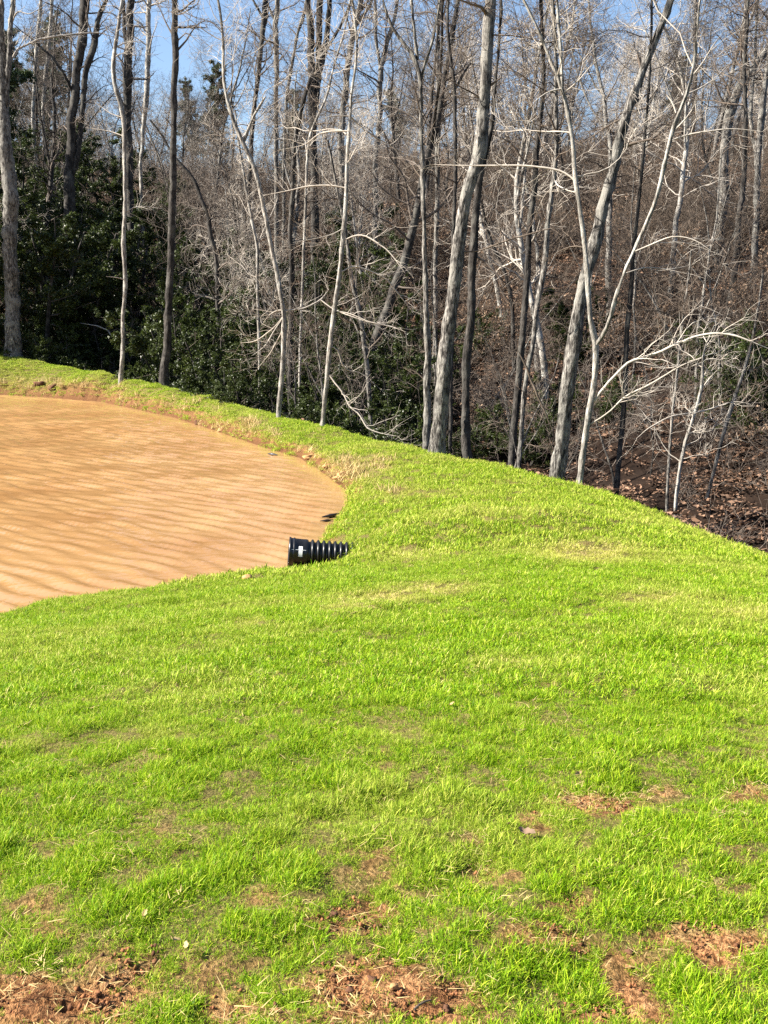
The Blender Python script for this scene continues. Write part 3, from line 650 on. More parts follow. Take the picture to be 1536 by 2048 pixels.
T('pale_pole_tree', 'slender pale straight tree with zigzag drooping branches at the bank edge', 'tree', 25, [[(644, 859, 9), (652, 772, 9), (659, 698, 10), (666, 643, 10), (674, 586, 10), (679, 552, 10), (684, 500, 10), (688, 443, 9), (692, 385, 8), (695, 286, 7), (702, 208, 6), (704, 169, 6), (713, 130, 5), (715, 78, 5), (708, 26, 4), (706, 0, 4)]],
  [[(686, 482, 3), (710, 469, 4), (730, 470, 4), (750, 483, 4), (773, 497, 3), (793, 523, 3), (810, 546, 2)], [(681, 545, 3), (704, 530, 4), (730, 538, 4), (770, 555, 4), (790, 578, 4), (807, 600, 3), (831, 632, 2)],
   [(686, 457, 3), (667, 469, 3), (638, 476, 3), (586, 485, 2)], [(659, 692, 3), (678, 698, 4), (679, 718, 4), (692, 744, 4), (712, 742, 3), (730, 750, 2)], [(655, 745, 3), (667, 761, 4), (689, 787, 4), (698, 815, 4), (721, 827, 4), (730, 856, 4), (761, 867, 3), (798, 873, 2)],
   [(692, 376, 4), (659, 370, 4), (614, 372, 4), (583, 380, 3), (526, 391, 3)], [(692, 378, 3), (711, 393, 3), (714, 420, 2)], [(695, 262, 4), (660, 262, 4), (636, 268, 4), (610, 290, 3), (560, 300, 2)], [(700, 232, 4), (720, 252, 4), (745, 272, 4), (780, 290, 3), (830, 320, 2)],
   [(700, 232, 3), (660, 231, 3), (640, 240, 2)], [(674, 623, 3), (700, 626, 3), (735, 644, 3), (781, 652, 3), (812, 664, 2)]], 'pale', 14, n1=40, low=0.38, L1=2.7, up=0.02, n3=7)
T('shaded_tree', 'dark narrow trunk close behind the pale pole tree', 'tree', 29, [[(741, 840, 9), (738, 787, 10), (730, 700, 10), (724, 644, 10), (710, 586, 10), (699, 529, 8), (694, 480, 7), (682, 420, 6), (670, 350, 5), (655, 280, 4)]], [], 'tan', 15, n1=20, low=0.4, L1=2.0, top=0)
T('upright_tree', 'dark upright tree bending toward the sky between the bent and pale pole trees', 'tree', 34, [[(580, 700, 11), (582, 606, 11), (583, 543, 11), (580, 471, 10), (583, 429, 10), (586, 398, 10), (586, 339, 9), (588, 286, 9), (599, 242, 9), (606, 198, 9), (620, 156, 8), (640, 117, 7), (661, 86, 7), (685, 47, 5), (703, 0, 5)], [(640, 117, 5), (652, 70, 5), (656, 20, 4), (660, 0, 4)]], [], 'black', 16, n1=34, low=0.4, L1=2.4)
T('slanting_tree', 'thin pale slanting stem just past the dark upright tree', 'tree', 33.2, [[(600, 700, 6), (606, 560, 6), (610, 450, 6), (612, 390, 6), (614, 336, 6), (618, 273, 6), (632, 240, 5), (656, 190, 5), (661, 156, 4), (672, 117, 4), (690, 60, 3), (700, 0, 3)]], [], 'pale', 17, n1=26, low=0.4, L1=2.0)
T('ridge_tree', 'tall dark trunk on the ridge above the bent tree, leaning slightly', 'tree', 62, [[(500, 330, 9), (510, 203, 10), (521, 112, 10), (528, 39, 11), (532, 0, 11)], [(528, 39, 6), (515, 15, 5), (505, 0, 5)]], [], 'dark', 18, n1=30, low=0.5, L1=3)
T('ridge_tree', 'brown straight trunk on the ridge, second from the bent tree top', 'tree', 64, [[(552, 320, 10), (552, 187, 10), (552, 78, 11), (553, 0, 12)], [(553, 45, 6), (540, 22, 6), (530, 0, 5)]], [], 'tan', 19, n1=26, low=0.5, L1=3)
T('ridge_tree', 'thin leaning ridge trunk showing blue sky on both sides', 'tree', 65, [[(568, 300, 7), (575, 180, 7), (586, 120, 7), (593, 78, 7), (606, 34, 6), (612, 0, 6)]], [[(593, 70, 4), (585, 60, 4), (575, 55, 2)]], 'tan', 20, n1=20, low=0.5, L1=2.6)
T('thick_ridge_tree', 'thick many-stemmed tree on the skyline above the slanting stem', 'tree', 58, [[(628, 330, 18), (625, 230, 17), (622, 130, 16), (620, 52, 15), (616, 0, 13)], [(632, 220, 12), (638, 110, 13), (638, 39, 14), (642, 0, 13)], [(640, 150, 8), (655, 80, 9), (660, 0, 9)]], [], 'dark', 21, n1=50, low=0.4, L1=3.4)
T('ridge_tree', 'stout leaning skyline tree seen beside the pale pole tree top', 'tree', 60, [[(682, 300, 13), (688, 200, 13), (692, 148, 13), (703, 86, 13), (716, 26, 11), (722, 0, 10)], [(712, 50, 8), (735, 20, 7), (745, 0, 6)]], [], 'tan', 22, n1=44, low=0.4, L1=3.2)
T('ridge_tree', 'bare forked skyline tree in the gap before the big oak', 'tree', 56, [[(752, 320, 11), (760, 220, 11), (764, 130, 11), (776, 80, 8), (790, 30, 7), (795, 0, 6)], [(762, 140, 7), (752, 80, 7), (750, 0, 6)]], [], 'tan', 23, n1=40, low=0.4, L1=3.2)
T('dark_footed_tree', 'slim tree with dark foot and pale top standing close beside the big oak', 'tree', 23.5, [[(853, 900, 17), (856, 768, 15), (853, 641, 12), (850, 541, 10), (848, 440, 9), (846, 360, 9), (843, 286, 8), (843, 182, 8), (841, 151, 8), (835, 117, 8), (817, 94, 7), (799, 80, 6), (785, 60, 5), (770, 20, 4), (765, 0, 3)], [(842, 155, 6), (848, 125, 6), (866, 92, 6), (872, 50, 5), (880, 0, 4)], [(836, 118, 5), (828, 70, 5), (824, 0, 4)]],
  [[(847, 290, 3), (860, 265, 3), (872, 240, 2)], [(844, 240, 3), (856, 215, 3), (866, 170, 2)], [(846, 360, 4), (830, 340, 3), (815, 310, 2)], [(856, 768, 3), (830, 740, 3), (800, 735, 2)]], 'tan', 24, n1=36, low=0.38, L1=2.7)
T('big_oak_tree', 'big straight oak, thickest trunk in the middle of the bank edge', 'tree', 21.2, [[(873, 914, 34), (879, 853, 31), (885, 782, 31), (893, 697, 30), (902, 626, 29), (910, 556, 28), (916, 499, 27), (926, 428, 26), (933, 385, 26), (944, 350, 28), (961, 312, 28), (963, 260, 27), (968, 182, 25), (973, 104, 24), (977, 39, 25), (981, 0, 26)]],
  [[(970, 178, 7), (984, 168, 7), (995, 158, 5), (1005, 153, 4)], [(915, 505, 4), (960, 502, 4), (1010, 482, 4), (1060, 468, 4), (1105, 455, 3), (1125, 456, 2)], [(958, 195, 4), (935, 178, 4), (912, 172, 3), (895, 150, 2)], [(975, 70, 4), (1000, 70, 4), (1040, 72, 3), (1070, 80, 2)]], 'tan', 25, n1=14, low=0.6, L1=2.2, sides=18)
T('oak_companion_tree', 'dark second trunk rising behind the big oak and crossing it higher up', 'tree', 23.4, [[(934, 918, 22), (930, 796, 18), (935, 683, 18), (941, 598, 18), (947, 513, 18), (951, 442, 16), (954, 385, 15), (959, 345, 13), (972, 300, 10), (985, 240, 8), (992, 150, 6), (1000, 60, 5), (1004, 0, 4)]], [[(950, 512, 5), (968, 520, 5), (978, 536, 5), (1000, 550, 4), (1006, 575, 3)]], 'black', 26, n1=24, low=0.5, L1=2.2)
T('dark_straight_tree', 'dark straight trunk midway between the two oaks, the thicker of two', 'tree', 24, [[(1022, 940, 15), (1027, 880, 15), (1032, 825, 15), (1039, 726, 15), (1046, 655, 14), (1052, 584, 14), (1056, 499, 13), (1060, 428, 12), (1070, 378, 12), (1072, 299, 11), (1083, 220, 10), (1088, 156, 9), (1086, 80, 8), (1082, 0, 7)]], [[(1072, 300, 4), (1090, 285, 4), (1110, 290, 3)]], 'dark', 27, n1=34, low=0.45, L1=2.2)
T('kinked_tree', 'kinked narrow trunk midway between the two oaks, the thinner of two', 'tree', 23, [[(1038, 930, 10), (1047, 796, 10), (1060, 711, 10), (1069, 669, 10), (1074, 612, 11), (1086, 556, 12), (1094, 485, 12), (1097, 428, 11), (1106, 390, 10), (1114, 286, 10), (1110, 200, 9), (1112, 100, 8), (1105, 0, 8)]], [[(1072, 625, 3), (1090, 615, 3), (1118, 622, 2)]], 'tan', 28, n1=40, low=0.45, L1=2.2)
T('leaning_oak_tree', 'big leaning oak with broken stubs, sunlit on one side', 'tree', 19.2, [[(1113, 964, 31), (1124, 874, 28), (1136, 769, 28), (1147, 681, 31), (1159, 611, 25), (1172, 548, 23), (1187, 498, 27), (1198, 453, 25), (1205, 410, 24), (1217, 378, 24), (1232, 312, 22), (1243, 260, 21), (1253, 229, 20), (1266, 195, 20), (1282, 146, 16), (1300, 104, 13), (1316, 65, 15), (1334, 21, 15), (1342, 0, 14)]],
  [[(1240, 294, 9), (1252, 292, 9), (1271, 284, 8), (1297, 280, 7), (1323, 276, 6)], [(1287, 150, 9), (1279, 132, 9), (1276, 118, 8), (1274, 106, 4)], [(1258, 215, 9), (1278, 200, 9), (1300, 184, 6)], [(1147, 685, 4), (1134, 660, 3), (1118, 633, 2)], [(1180, 500, 4), (1150, 488, 4), (1120, 500, 3), (1090, 520, 2)], [(1255, 232, 4), (1225, 245, 4), (1190, 270, 3), (1150, 295, 2)]], 'tan', 29, n1=16, low=0.6, L1=2.0, sides=18)
T('forked_pale_tree', 'slim pale forked tree with a long low limb beside the leaning oak', 'tree', 18.6, [[(1157, 975, 12), (1168, 892, 13), (1180, 822, 14), (1189, 769, 13), (1193, 716, 12), (1196, 688, 13), (1180, 646, 10), (1179, 576, 10), (1173, 541, 10), (1170, 505, 10), (1165, 453, 10), (1157, 400, 9), (1151, 365, 9), (1148, 312, 9), (1143, 260, 8), (1135, 221, 8), (1125, 177, 8), (1106, 130, 7), (1091, 99, 6), (1072, 47, 5), (1046, 5, 4)],
   [(1197, 690, 8), (1208, 674, 8), (1219, 646, 8), (1230, 597, 8), (1247, 548, 7), (1265, 505, 7), (1282, 470, 7), (1300, 430, 7), (1318, 385, 8), (1329, 325, 8), (1339, 281, 8), (1352, 234, 8), (1363, 213, 7), (1376, 187, 6), (1386, 151, 6), (1389, 125, 5), (1392, 78, 4), (1396, 30, 3), (1399, 0, 3)],
   [(1126, 180, 6), (1122, 104, 6), (1117, 52, 5), (1114, 0, 5)]],
  [[(1186, 805, 6), (1193, 797, 7), (1205, 776, 7), (1230, 751, 7), (1254, 723, 7), (1307, 709, 7), (1342, 692, 7), (1384, 674, 6), (1430, 665, 6), (1476, 671, 5), (1504, 685, 5), (1540, 698, 4)],
   [(1178, 850, 4), (1212, 829, 4), (1247, 794, 5), (1300, 769, 5), (1363, 730, 4), (1398, 716, 3)], [(1150, 362, 5), (1138, 348, 5), (1118, 340, 5), (1085, 334, 5), (1040, 330, 4), (980, 331, 4), (920, 331, 3), (868, 329, 3)],
   [(1342, 281, 4), (1376, 268, 4), (1422, 262, 4), (1461, 256, 3), (1530, 264, 2)], [(1352, 226, 4), (1345, 200, 4), (1325, 182, 3), (1302, 165, 2)], [(1348, 262, 4), (1375, 235, 4), (1394, 212, 3), (1392, 190, 2)], [(1376, 187, 4), (1400, 178, 4), (1430, 158, 3), (1465, 120, 2)],
   [(1386, 150, 4), (1405, 130, 4), (1425, 90, 4), (1450, 60, 2)], [(1124, 178, 4), (1100, 180, 4), (1075, 195, 3), (1060, 215, 2)], [(1128, 185, 4), (1150, 170, 3), (1175, 140, 3), (1195, 115, 2)], [(1265, 505, 4), (1300, 490, 4), (1345, 470, 3), (1390, 478, 3), (1420, 500, 2)], [(1247, 548, 3), (1290, 533, 3), (1340, 540, 3), (1390, 528, 2)]], 'pale', 30, n1=40, low=0.38, L1=2.5, n3=7)
T('crooked_sapling', 'crooked pale sapling leaning over the leaf litter, branching widely', 'sapling', 21, [[(1349, 1055, 8), (1351, 990, 8), (1363, 910, 7), (1368, 888, 7), (1391, 825, 7), (1405, 776, 6), (1407, 744, 6), (1402, 716, 5), (1410, 690, 3), (1430, 650, 2)]],
  [[(1391, 825, 4), (1342, 832, 4), (1300, 853, 4), (1272, 878, 2)], [(1391, 825, 4), (1423, 818, 4), (1458, 804, 3), (1486, 804, 2)], [(1403, 716, 4), (1380, 724, 4), (1340, 738, 3), (1290, 733, 2)], [(1405, 776, 3), (1415, 760, 3), (1440, 735, 2)]], 'pale', 31, n1=14, low=0.4, L1=1.2, top=0)
T('thin_sapling', 'very thin upright stem just before the crooked sapling', 'sapling', 23, [[(1334, 1010, 6), (1338, 927, 6), (1342, 857, 6), (1356, 734, 6), (1363, 646, 5), (1377, 558, 4), (1382, 500, 3)]], [[(1363, 660, 3), (1385, 645, 3), (1352, 615, 3)], [(1380, 660, 3), (1350, 635, 3), (1310, 618, 3), (1270, 622, 2)]], 'tan', 32, n1=16, low=0.4, L1=1.3, top=0)
T('grey_slope_tree', 'grey straight trunk past the pale forked tree, reaching down to the gully', 'tree', 24, [[(1234, 968, 11), (1247, 822, 11), (1251, 699, 11), (1258, 628, 10), (1263, 569, 9), (1268, 480, 8), (1280, 380, 7), (1290, 260, 6), (1300, 150, 5), (1304, 0, 4)]], [], 'dark', 33, n1=36, low=0.45, L1=2.0)
T('tilted_sapling', 'thin tilted trunk leaning outward past the crooked sapling', 'sapling', 26, [[(1416, 985, 7), (1447, 867, 8), (1465, 808, 8), (1486, 751, 7), (1500, 699, 6), (1516, 620, 5), (1526, 540, 4)]], [], 'tan', 34, n1=18, low=0.4, L1=1.6, top=0)
T('slope_tree', 'stout dark trunk on the leafy slope above the tilted sapling', 'tree', 38, [[(1452, 680, 15), (1456, 640, 15), (1465, 583, 14), (1472, 505, 13), (1476, 435, 12), (1488, 359, 11), (1492, 250, 10), (1490, 120, 8), (1496, 0, 7)]], [], 'dark', 35, n1=44, low=0.45, L1=2.8)
T('forked_skyline_tree', 'thick wide-forked tree on the skyline near the frame corner', 'tree', 46, [[(1440, 480, 22), (1447, 380, 21), (1448, 300, 20), (1461, 221, 21), (1480, 169, 19), (1506, 138, 14), (1525, 110, 12), (1545, 80, 10), (1560, 0, 8)], [(1480, 172, 12), (1492, 130, 12), (1484, 80, 10), (1492, 20, 9), (1494, 0, 8)]], [[(1462, 225, 6), (1445, 200, 6), (1425, 160, 5), (1395, 130, 3)]], 'tan', 36, n1=60, low=0.4, L1=3.0)
T('edge_tree', 'tall grey tree half cut by the frame beyond the crooked sapling', 'tree', 42, [[(1512, 460, 14), (1515, 340, 13), (1520, 250, 13), (1528, 190, 12), (1540, 120, 11), (1548, 0, 10)], [(1512, 350, 8), (1500, 234, 7), (1506, 169, 6), (1512, 60, 5), (1514, 0, 4)]], [], 'tan', 37, n1=46, low=0.4, L1=2.6)
T('dark_stem_tree', 'slim dark stem forking upward just past the big oak top', 'tree', 30, [[(905, 560, 8), (908, 420, 8), (911, 300, 8), (911, 180, 8), (902, 120, 7), (894, 40, 6), (896, 0, 5)], [(911, 178, 5), (925, 150, 5), (942, 125, 3)]], [], 'black', 38, n1=34, low=0.4, L1=2.2)
T('slope_tree', 'grey tree behind the slim dark stem, shorter gap to the big oak', 'tree', 40, [[(872, 480, 10), (876, 330, 10), (878, 200, 10), (874, 110, 9), (880, 0, 8)]], [], 'tan', 39, n1=46, low=0.4, L1=2.8)

# ------------------------------------------------------------------ more bare trees up the slope: a few kinds, copied
def bare_kind(seed, h, r, kind, n1, L1, low=0.3):
    rng = np.random.default_rng(seed); bk, tw = BARKS[kind]
    q = grow(rng, np.array([[0, 0, -0.2]]), np.array([[rng.normal(0, .05), rng.normal(0, .05), 1]]), np.array([h]), 26, 0.075, 0.05)[0]
    rr = r * np.linspace(1, 0.1, 26) ** 0.8; rr[0] *= 1.3; st = [(q, rr)]; tb = [tubes(q[None], rr[None], 8)]
    for k in range(2):
        p, d, pr, t = spawn(rng, q[None], rr[None], 1, 0.35, (18, 34), 0.65); b = grow(rng, p, d, np.array([h * 0.4]), 12, 0.07, 0.08); rb = taper(pr * 0.6, 12, 0.15)
        st.append((b[0], rb[0])); tb.append(tubes(b, rb, 6))
    V, F = join(tb); tm = make_mesh('trunk', V, F, mats=[bk]); V, F = crown_mesh(rng, st, tw, n1, L1, low, n3=4, tr=0.0062)
    return tm, make_mesh('crown', V, F, mats=[tw], smooth=False)
kinds = [bare_kind(101, 14, .14, 'tan', 75, 3.0), bare_kind(102, 12, .10, 'pale', 60, 2.6), bare_kind(103, 16, .17, 'black', 80, 3.4), bare_kind(104, 10, .08, 'black', 60, 2.5, .2), bare_kind(105, 9, .07, 'pale', 55, 2.3, .2)]
refs = [(-200, 'the frame corner'), (22, EDGE), (342, POLE), (560, BENT), (680, PALE), (905, OAK), (1165, LEAN), (1380, CROOK), (1900, '')]
ORD = ['lowest', 'second lowest', 'third lowest', 'fourth lowest', 'fifth lowest', 'sixth lowest', 'seventh lowest', 'eighth lowest', 'ninth lowest', 'tenth lowest', 'eleventh lowest', 'twelfth lowest', 'thirteenth lowest', 'fourteenth lowest', 'fifteenth lowest', 'sixteenth lowest', 'seventeenth lowest', 'eighteenth lowest', 'nineteenth lowest', 'twentieth lowest', 'twenty-first lowest', 'twenty-second lowest', 'twenty-third lowest', 'twenty-fourth lowest', 'twenty-fifth lowest', 'twenty-sixth lowest']
def gap_labels(items, noun):
    """items: (x, y); labels by the two named trees a thing shows between and its rank up the slope"""
    lab = [''] * len(items); by = {}
    for k, (x, y) in enumerate(items):
        px = to_px(np.array([[x, y, ground_z(x, y) + 2.0]]))[0][0]
        g = max(i for i in range(len(refs)) if refs[i][0] <= max(px, -199)); by.setdefault(g, []).append((y, k))
    for g, l in by.items():
        for o, (y, k) in enumerate(sorted(l)):
            w = ORD[min(o, 25)]
            if g == 0: lab[k] = '%s, %s on the slope outside %s' % (noun, w, EDGE)
            elif g >= len(refs) - 2: lab[k] = '%s, %s on the slope beyond %s' % (noun, w, CROOK)
            else: lab[k] = '%s, %s between %s and %s' % (noun, w, refs[g][1], refs[g + 1][1])
    return lab
rf = np.random.default_rng(77)
spots = []
tries = 0
while len(spots) < 68 and tries < 6000:
    tries += 1
    y = 30 + 56 * rf.random() ** 0.8; x = (rf.random() * 2 - 1) * (0.40 * y + 1.5)
    if any((x - a) ** 2 + (y - b) ** 2 < 2.4 ** 2 for a, b in spots): continue
    if fields(np.array([[x, y]]))[2][0] < 5: continue
    spots.append((x, y))
labs = gap_labels(spots, 'slim bare tree'); protos = {}
for k, (x, y) in enumerate(spots):
    ki = rf.integers(0, 5); z = ground_z(x, y)
    root = empty('bare_tree', (x, y, z), labs[k], 'tree', 'slim bare trees up the slope')
    for nm, me in zip(('trunk', 'crown'), kinds[ki]): link(nm, me, root)
    s = 0.8 + 0.55 * rf.random(); root.scale = (s, s, s); root.rotation_euler = (rf.normal(0, .05), rf.normal(0, .05), rf.random() * 6.28)

sk = [bare_kind(121, 6.0, .04, 'tan', 12, 1.9, .3), bare_kind(122, 4.6, .032, 'black', 16, 1.6, .2), bare_kind(123, 7.2, .05, 'tan', 18, 1.9, .3), bare_kind(124, 5.2, .035, 'black', 18, 1.6, .2)]
sap = []; tries = 0
while len(sap) < 34 and tries < 6000:
    tries += 1
    y = 19 + 28 * rf.random(); x = (rf.random() * 2 - 1) * (0.40 * y + 1)
    if any((x - a) ** 2 + (y - b) ** 2 < 1.7 ** 2 for a, b in spots + sap): continue
    cc = fields(np.array([[x, y]]))[2][0]
    if cc < 2.0 or cc > 20 or (x > 0.2 * y and cc < 6 and rf.random() < .6): continue
    sap.append((x, y))
for (x, y), lb in zip(sap, gap_labels(sap, 'thin bare sapling')):
    root = empty('bare_sapling', (x, y, ground_z(x, y)), lb, 'sapling', 'thin saplings under the trees')
    for nm, me in zip(('trunk', 'crown'), sk[rf.integers(0, 4)]): link(nm, me, root)
    s = 0.75 + 0.5 * rf.random(); root.scale = (s, s, s); root.rotation_euler = (rf.normal(0, .1), rf.normal(0, .1), rf.random() * 6.28)

# ------------------------------------------------------------------ evergreen bushes and pines
def evergreen_kind(seed, h, w, nb, nl, mat, size):
    rng = np.random.default_rng(seed); stems = 3 if mat == 'evergreen_leaf' else 1
    d = np.c_[rng.normal(0, .22, stems), rng.normal(0, .22, stems), np.ones(stems)] if stems > 1 else np.array([[0, 0, 1.0]])
    q = grow(rng, np.zeros((stems, 3)) + np.array([0, 0, -0.15]), d, np.full(stems, h * 0.93), 14, 0.06, 0.04); rr = taper(np.full(stems, 0.012 * h + 0.02), 14, 0.15)
    tm = make_mesh('trunk', *tubes(q, rr, 7), mats=['bark_dark'])
    p, dd, pr, t = spawn(rng, q, rr, nb // stems, 0.08 if stems > 1 else 0.3, (50, 95)); ln = w * (0.35 + 0.75 * rng.random(len(p))) * (1.12 - 0.75 * t)
    b = grow(rng, p, dd, ln, 7, 0.16, 0.03); rb = taper(np.clip(pr * .35, .006, .03), 7, .3); bV, bQ = tubes(b, rb, 3)
    pp, d2, pr2, t2 = spawn(rng, b, rb, 5, 0.25, (25, 70)); c = grow(rng, pp, d2, ln.repeat(5) * (0.2 + 0.25 * rng.random(len(pp))), 5, 0.2, 0.0)
    n = len(c); idx = rng.integers(0, n, nl); tt = rng.random(nl) * 4; i = np.clip(tt.astype(int), 0, 3); f = (tt - i)[:, None]
    cen = c[idx, i] * (1 - f) + c[idx, i + 1] * f + rng.normal(0, size * 1.0, (nl, 3))
    lV, lQ = leaf_quads(rng, cen, np.full(nl, size))
    V, Q = join([(bV, bQ), (lV, lQ)]); mi = np.r_[np.zeros(len(bQ)), np.ones(nl)]; rn = np.r_[np.zeros(len(bQ)), np.clip(rng.random(n)[idx] * .6 + rng.random(nl) * .4, 0, 1)]
    return tm, make_mesh('crown', V, Q, mats=['twig_dark', mat], smooth=False, mat_idx=mi, fattr={'rnd': rn})
ek = [evergreen_kind(201, 4.2, 1.8, 90, 30000, 'evergreen_leaf', .034), evergreen_kind(202, 5.5, 1.9, 100, 34000, 'evergreen_leaf', .036), evergreen_kind(203, 2.4, 1.5, 70, 20000, 'evergreen_leaf', .03)]
pk = [evergreen_kind(211, 13, 2.6, 110, 34000, 'pine_needle', .075), evergreen_kind(212, 16, 3.0, 120, 38000, 'pine_needle', .08)]
ev = [(70, 47, 1, 1.15), (120, 50, 1, 1.2), (175, 52, 1, 1.1), (215, 49, 0, 1.2), (150, 57, 1, 1.2), (60, 55, 1, 1.25), (260, 53, 1, 1.1), (300, 47, 0, 1.15), (110, 44.5, 2, 1.1), (180, 44, 2, 1.0), (300, 42.5, 2, .9), (250, 58, 1, 1.2),
      (375, 44, 0, 1.1), (420, 41, 0, 1.0), (460, 45, 1, 1.0), (400, 52, 1, 1.1), (500, 42, 0, .9), (385, 37.5, 2, .9), (430, 34.5, 2, .85), (530, 39, 0, .8), (480, 31.5, 2, .7), (560, 45, 1, .8), (620, 42, 0, .9), (600, 30, 2, .7), (700, 28, 2, .8), (740, 30, 2, .9), (660, 37, 0, .8),
      (770, 34, 0, .75), (800, 26, 2, .7), (840, 40, 0, .8), (1000, 33, 2, .8), (1110, 34, 2, .9), (1160, 40, 0, .8), (1385, 36, 2, .8), (1480, 31, 0, .8), (1530, 29, 0, .8), (1440, 34, 2, .9), (740, 50, 1, .9), (700, 58, 1, .9), (30, 62, 1, 1.2), (970, 45, 2, 1.0), (905, 31, 2, .8), (545, 36, 0, .9), (590, 38, 1, .8), (640, 34, 0, .75), (690, 42, 1, .8), (740, 39, 0, .8), (790, 44, 0, .9), (475, 50, 1, 1.0), (545, 54, 1, .9), (820, 31, 2, .9), (615, 49, 1, .9), (60, 66, 1, 1.2), (120, 70, 1, 1.2), (190, 65, 1, 1.1), (240, 71, 1, 1.1), (40, 74, 1, 1.1), (310, 66, 1, 1.0), (440, 56, 1, 1.0), (500, 36, 0, .8), (565, 33, 2, .9), (665, 31, 2, .9), (710, 34, 0, .8), (760, 36, 0, .8), (350, 40, 0, 1.0), (460, 38, 0, 1.0), (520, 48, 1, 1.0), (880, 36, 0, .6), (1065, 32, 2, .8), (1240, 33, 2, .7)]
epos = []
for px, Y, ki, s in ev:
    p = at_y(px, 620, Y); epos.append((p[0], Y))
elab = gap_labels(epos, 'dark evergreen bush')
for (x, y), lb, (px, Y, ki, s) in zip(epos, elab, ev):
    if px < 330 and ki == 1: s *= 1.45
    elif 330 < px < 860: s *= 1.3
    root = empty('evergreen_bush', (x, y, ground_z(x, y) - 0.05), lb, 'bush', 'evergreen bushes in the wood')
    for nm, me in zip(('trunk', 'crown'), ek[ki]): link(nm, me, root)
    root.scale = (s * 1.1, s * 1.1, s); root.rotation_euler = (0, 0, rf.random() * 6.28)
for k, (x, y, s) in enumerate([(-20.6, 45, 1.0), (-22.5, 48, 1.1), (-24.5, 44.5, 1.05), (-22, 52, 1.1), (-26, 50, 1.1), (-24.0, 55, 1.1), (-27, 46.5, 1.0), (-20.8, 43.6, .85)]):
    root = empty('pine_tree', (x, y, ground_z(x, y) - 0.1), 'pine outside the frame edge past the beech, %s' % ['first', 'second', 'third', 'fourth', 'fifth', 'sixth', 'seventh', 'eighth'][k], 'tree', 'pines beyond the frame edge')
    for nm, me in zip(('trunk', 'crown'), pk[k % 2]): link(nm, me, root)
    root.scale = (s, s, s); root.rotation_euler = (0, 0, k * 1.3)
for k, (px, Y, s, lb) in enumerate([(25, 84, 1.0, 'dark pine crown on the far ridge beside the edge beech'), (105, 92, 1.0, 'far pine behind the close pair of thin ridge trunks'), (390, 100, .75, 'pale green far pine in the sky gap past the dark pole tree'),
                                    (440, 104, .8, 'small distant pine above the bent tree'), (595, 90, .75, 'far pine showing low between the leaning ridge trunks'), (800, 104, .55, 'distant pine crown in the gap before the big oak'), (1330, 92, .7, 'far pine behind the leaning oak top')]):
    p = at_y(px, 500, Y); root = empty('pine_tree', (p[0], Y, ground_z(p[0], Y) - 0.1), lb, 'tree', 'far pines on the ridge')
    for nm, me in zip(('trunk', 'crown'), pk[k % 2]): link(nm, me, root)
    root.scale = (s, s, s); root.rotation_euler = (0, 0, k * 1.7)

# ------------------------------------------------------------------ brush thicket (a mass of stems nobody could count)
def brush_kind(seed, h, n, tw, leaves=0, spread=0.5):
    rng = np.random.default_rng(seed)
    d = np.c_[rng.normal(0, spread, n), rng.normal(0, spread, n), np.ones(n)]
    q = grow(rng, np.c_[rng.normal(0, .15, n), rng.normal(0, .15, n), np.full(n, -.1)], d, h * (0.5 + 0.6 * rng.random(n)), 9, 0.12, 0.02); rr = taper(0.008 + 0.016 * rng.random(n), 9, 0.25); parts = [tubes(q, rr, 4)]
    p, dd, pr, t = spawn(rng, q, rr, 8, 0.2, (30, 75)); b = grow(rng, p, dd, h * (0.12 + 0.22 * rng.random(len(p))), 6, 0.2, 0.03); rb = taper(np.clip(pr * .6, .006, .012), 6, .4); parts.append(tubes(b, rb, 3))
    p, dd, pr, t = spawn(rng, b, rb, 3, 0.15, (25, 70)); c = grow(rng, p, dd, h * (0.05 + 0.12 * rng.random(len(p))), 4, 0.22, 0.03); parts.append(tubes(c, taper(np.full(len(p), .0058), 4, .5), 3))
    V, Q = join(parts); mi = np.zeros(len(Q)); rn = np.zeros(len(Q)); mats = [tw]
    if leaves:
        k = rng.integers(0, len(c), leaves); lV, lQ = leaf_quads(rng, c[k, rng.integers(1, 4, leaves)] + rng.normal(0, .03, (leaves, 3)), np.full(leaves, .05))
        V, Q = join([(V, Q), (lV, lQ)]); mi = np.r_[mi, np.ones(leaves)]; rn = np.r_[rn, rng.random(leaves)]; mats = [tw, 'brown_leaf']
    return make_mesh('brush', V, Q, mats=mats, smooth=False, mat_idx=mi, fattr={'rnd': rn})
bk = [brush_kind(301, 2.6, 9, 'twig_dark'), brush_kind(302, 3.6, 10, 'twig_tan', 0, .35), brush_kind(303, 1.6, 10, 'twig_dark'), brush_kind(304, 4.6, 8, 'twig_tan', 0, .28), brush_kind(305, 2.4, 9, 'twig_tan', 900), brush_kind(306, 3.4, 9, 'twig_dark', 1300, .35), brush_kind(307, 1.3, 8, 'twig_dark', 250)]
def brush_points(n, y0, y1):
    y = y0 + (y1 - y0) * rf.random(n); x = (rf.random(n) * 2 - 1) * (0.40 * y + 3); return np.c_[x, y]
PB = np.vstack([brush_points(700, 16, 34), brush_points(1500, 34, 62), brush_points(1500, 60, 88)])
h, s_, c = fields(PB); px, _ = to_px(np.c_[PB, h + 2])
ok = (c > 2.0) & (rf.random(len(PB)) < np.where(c < 9, .16, np.where(c < 16, .45, 0.55)) * sstep(.40, .58, fbm(PB[:, 0] * .3, PB[:, 1] * .3, 91))); PB, h, c, px = PB[ok], h[ok], c[ok], px[ok]; n = len(PB)
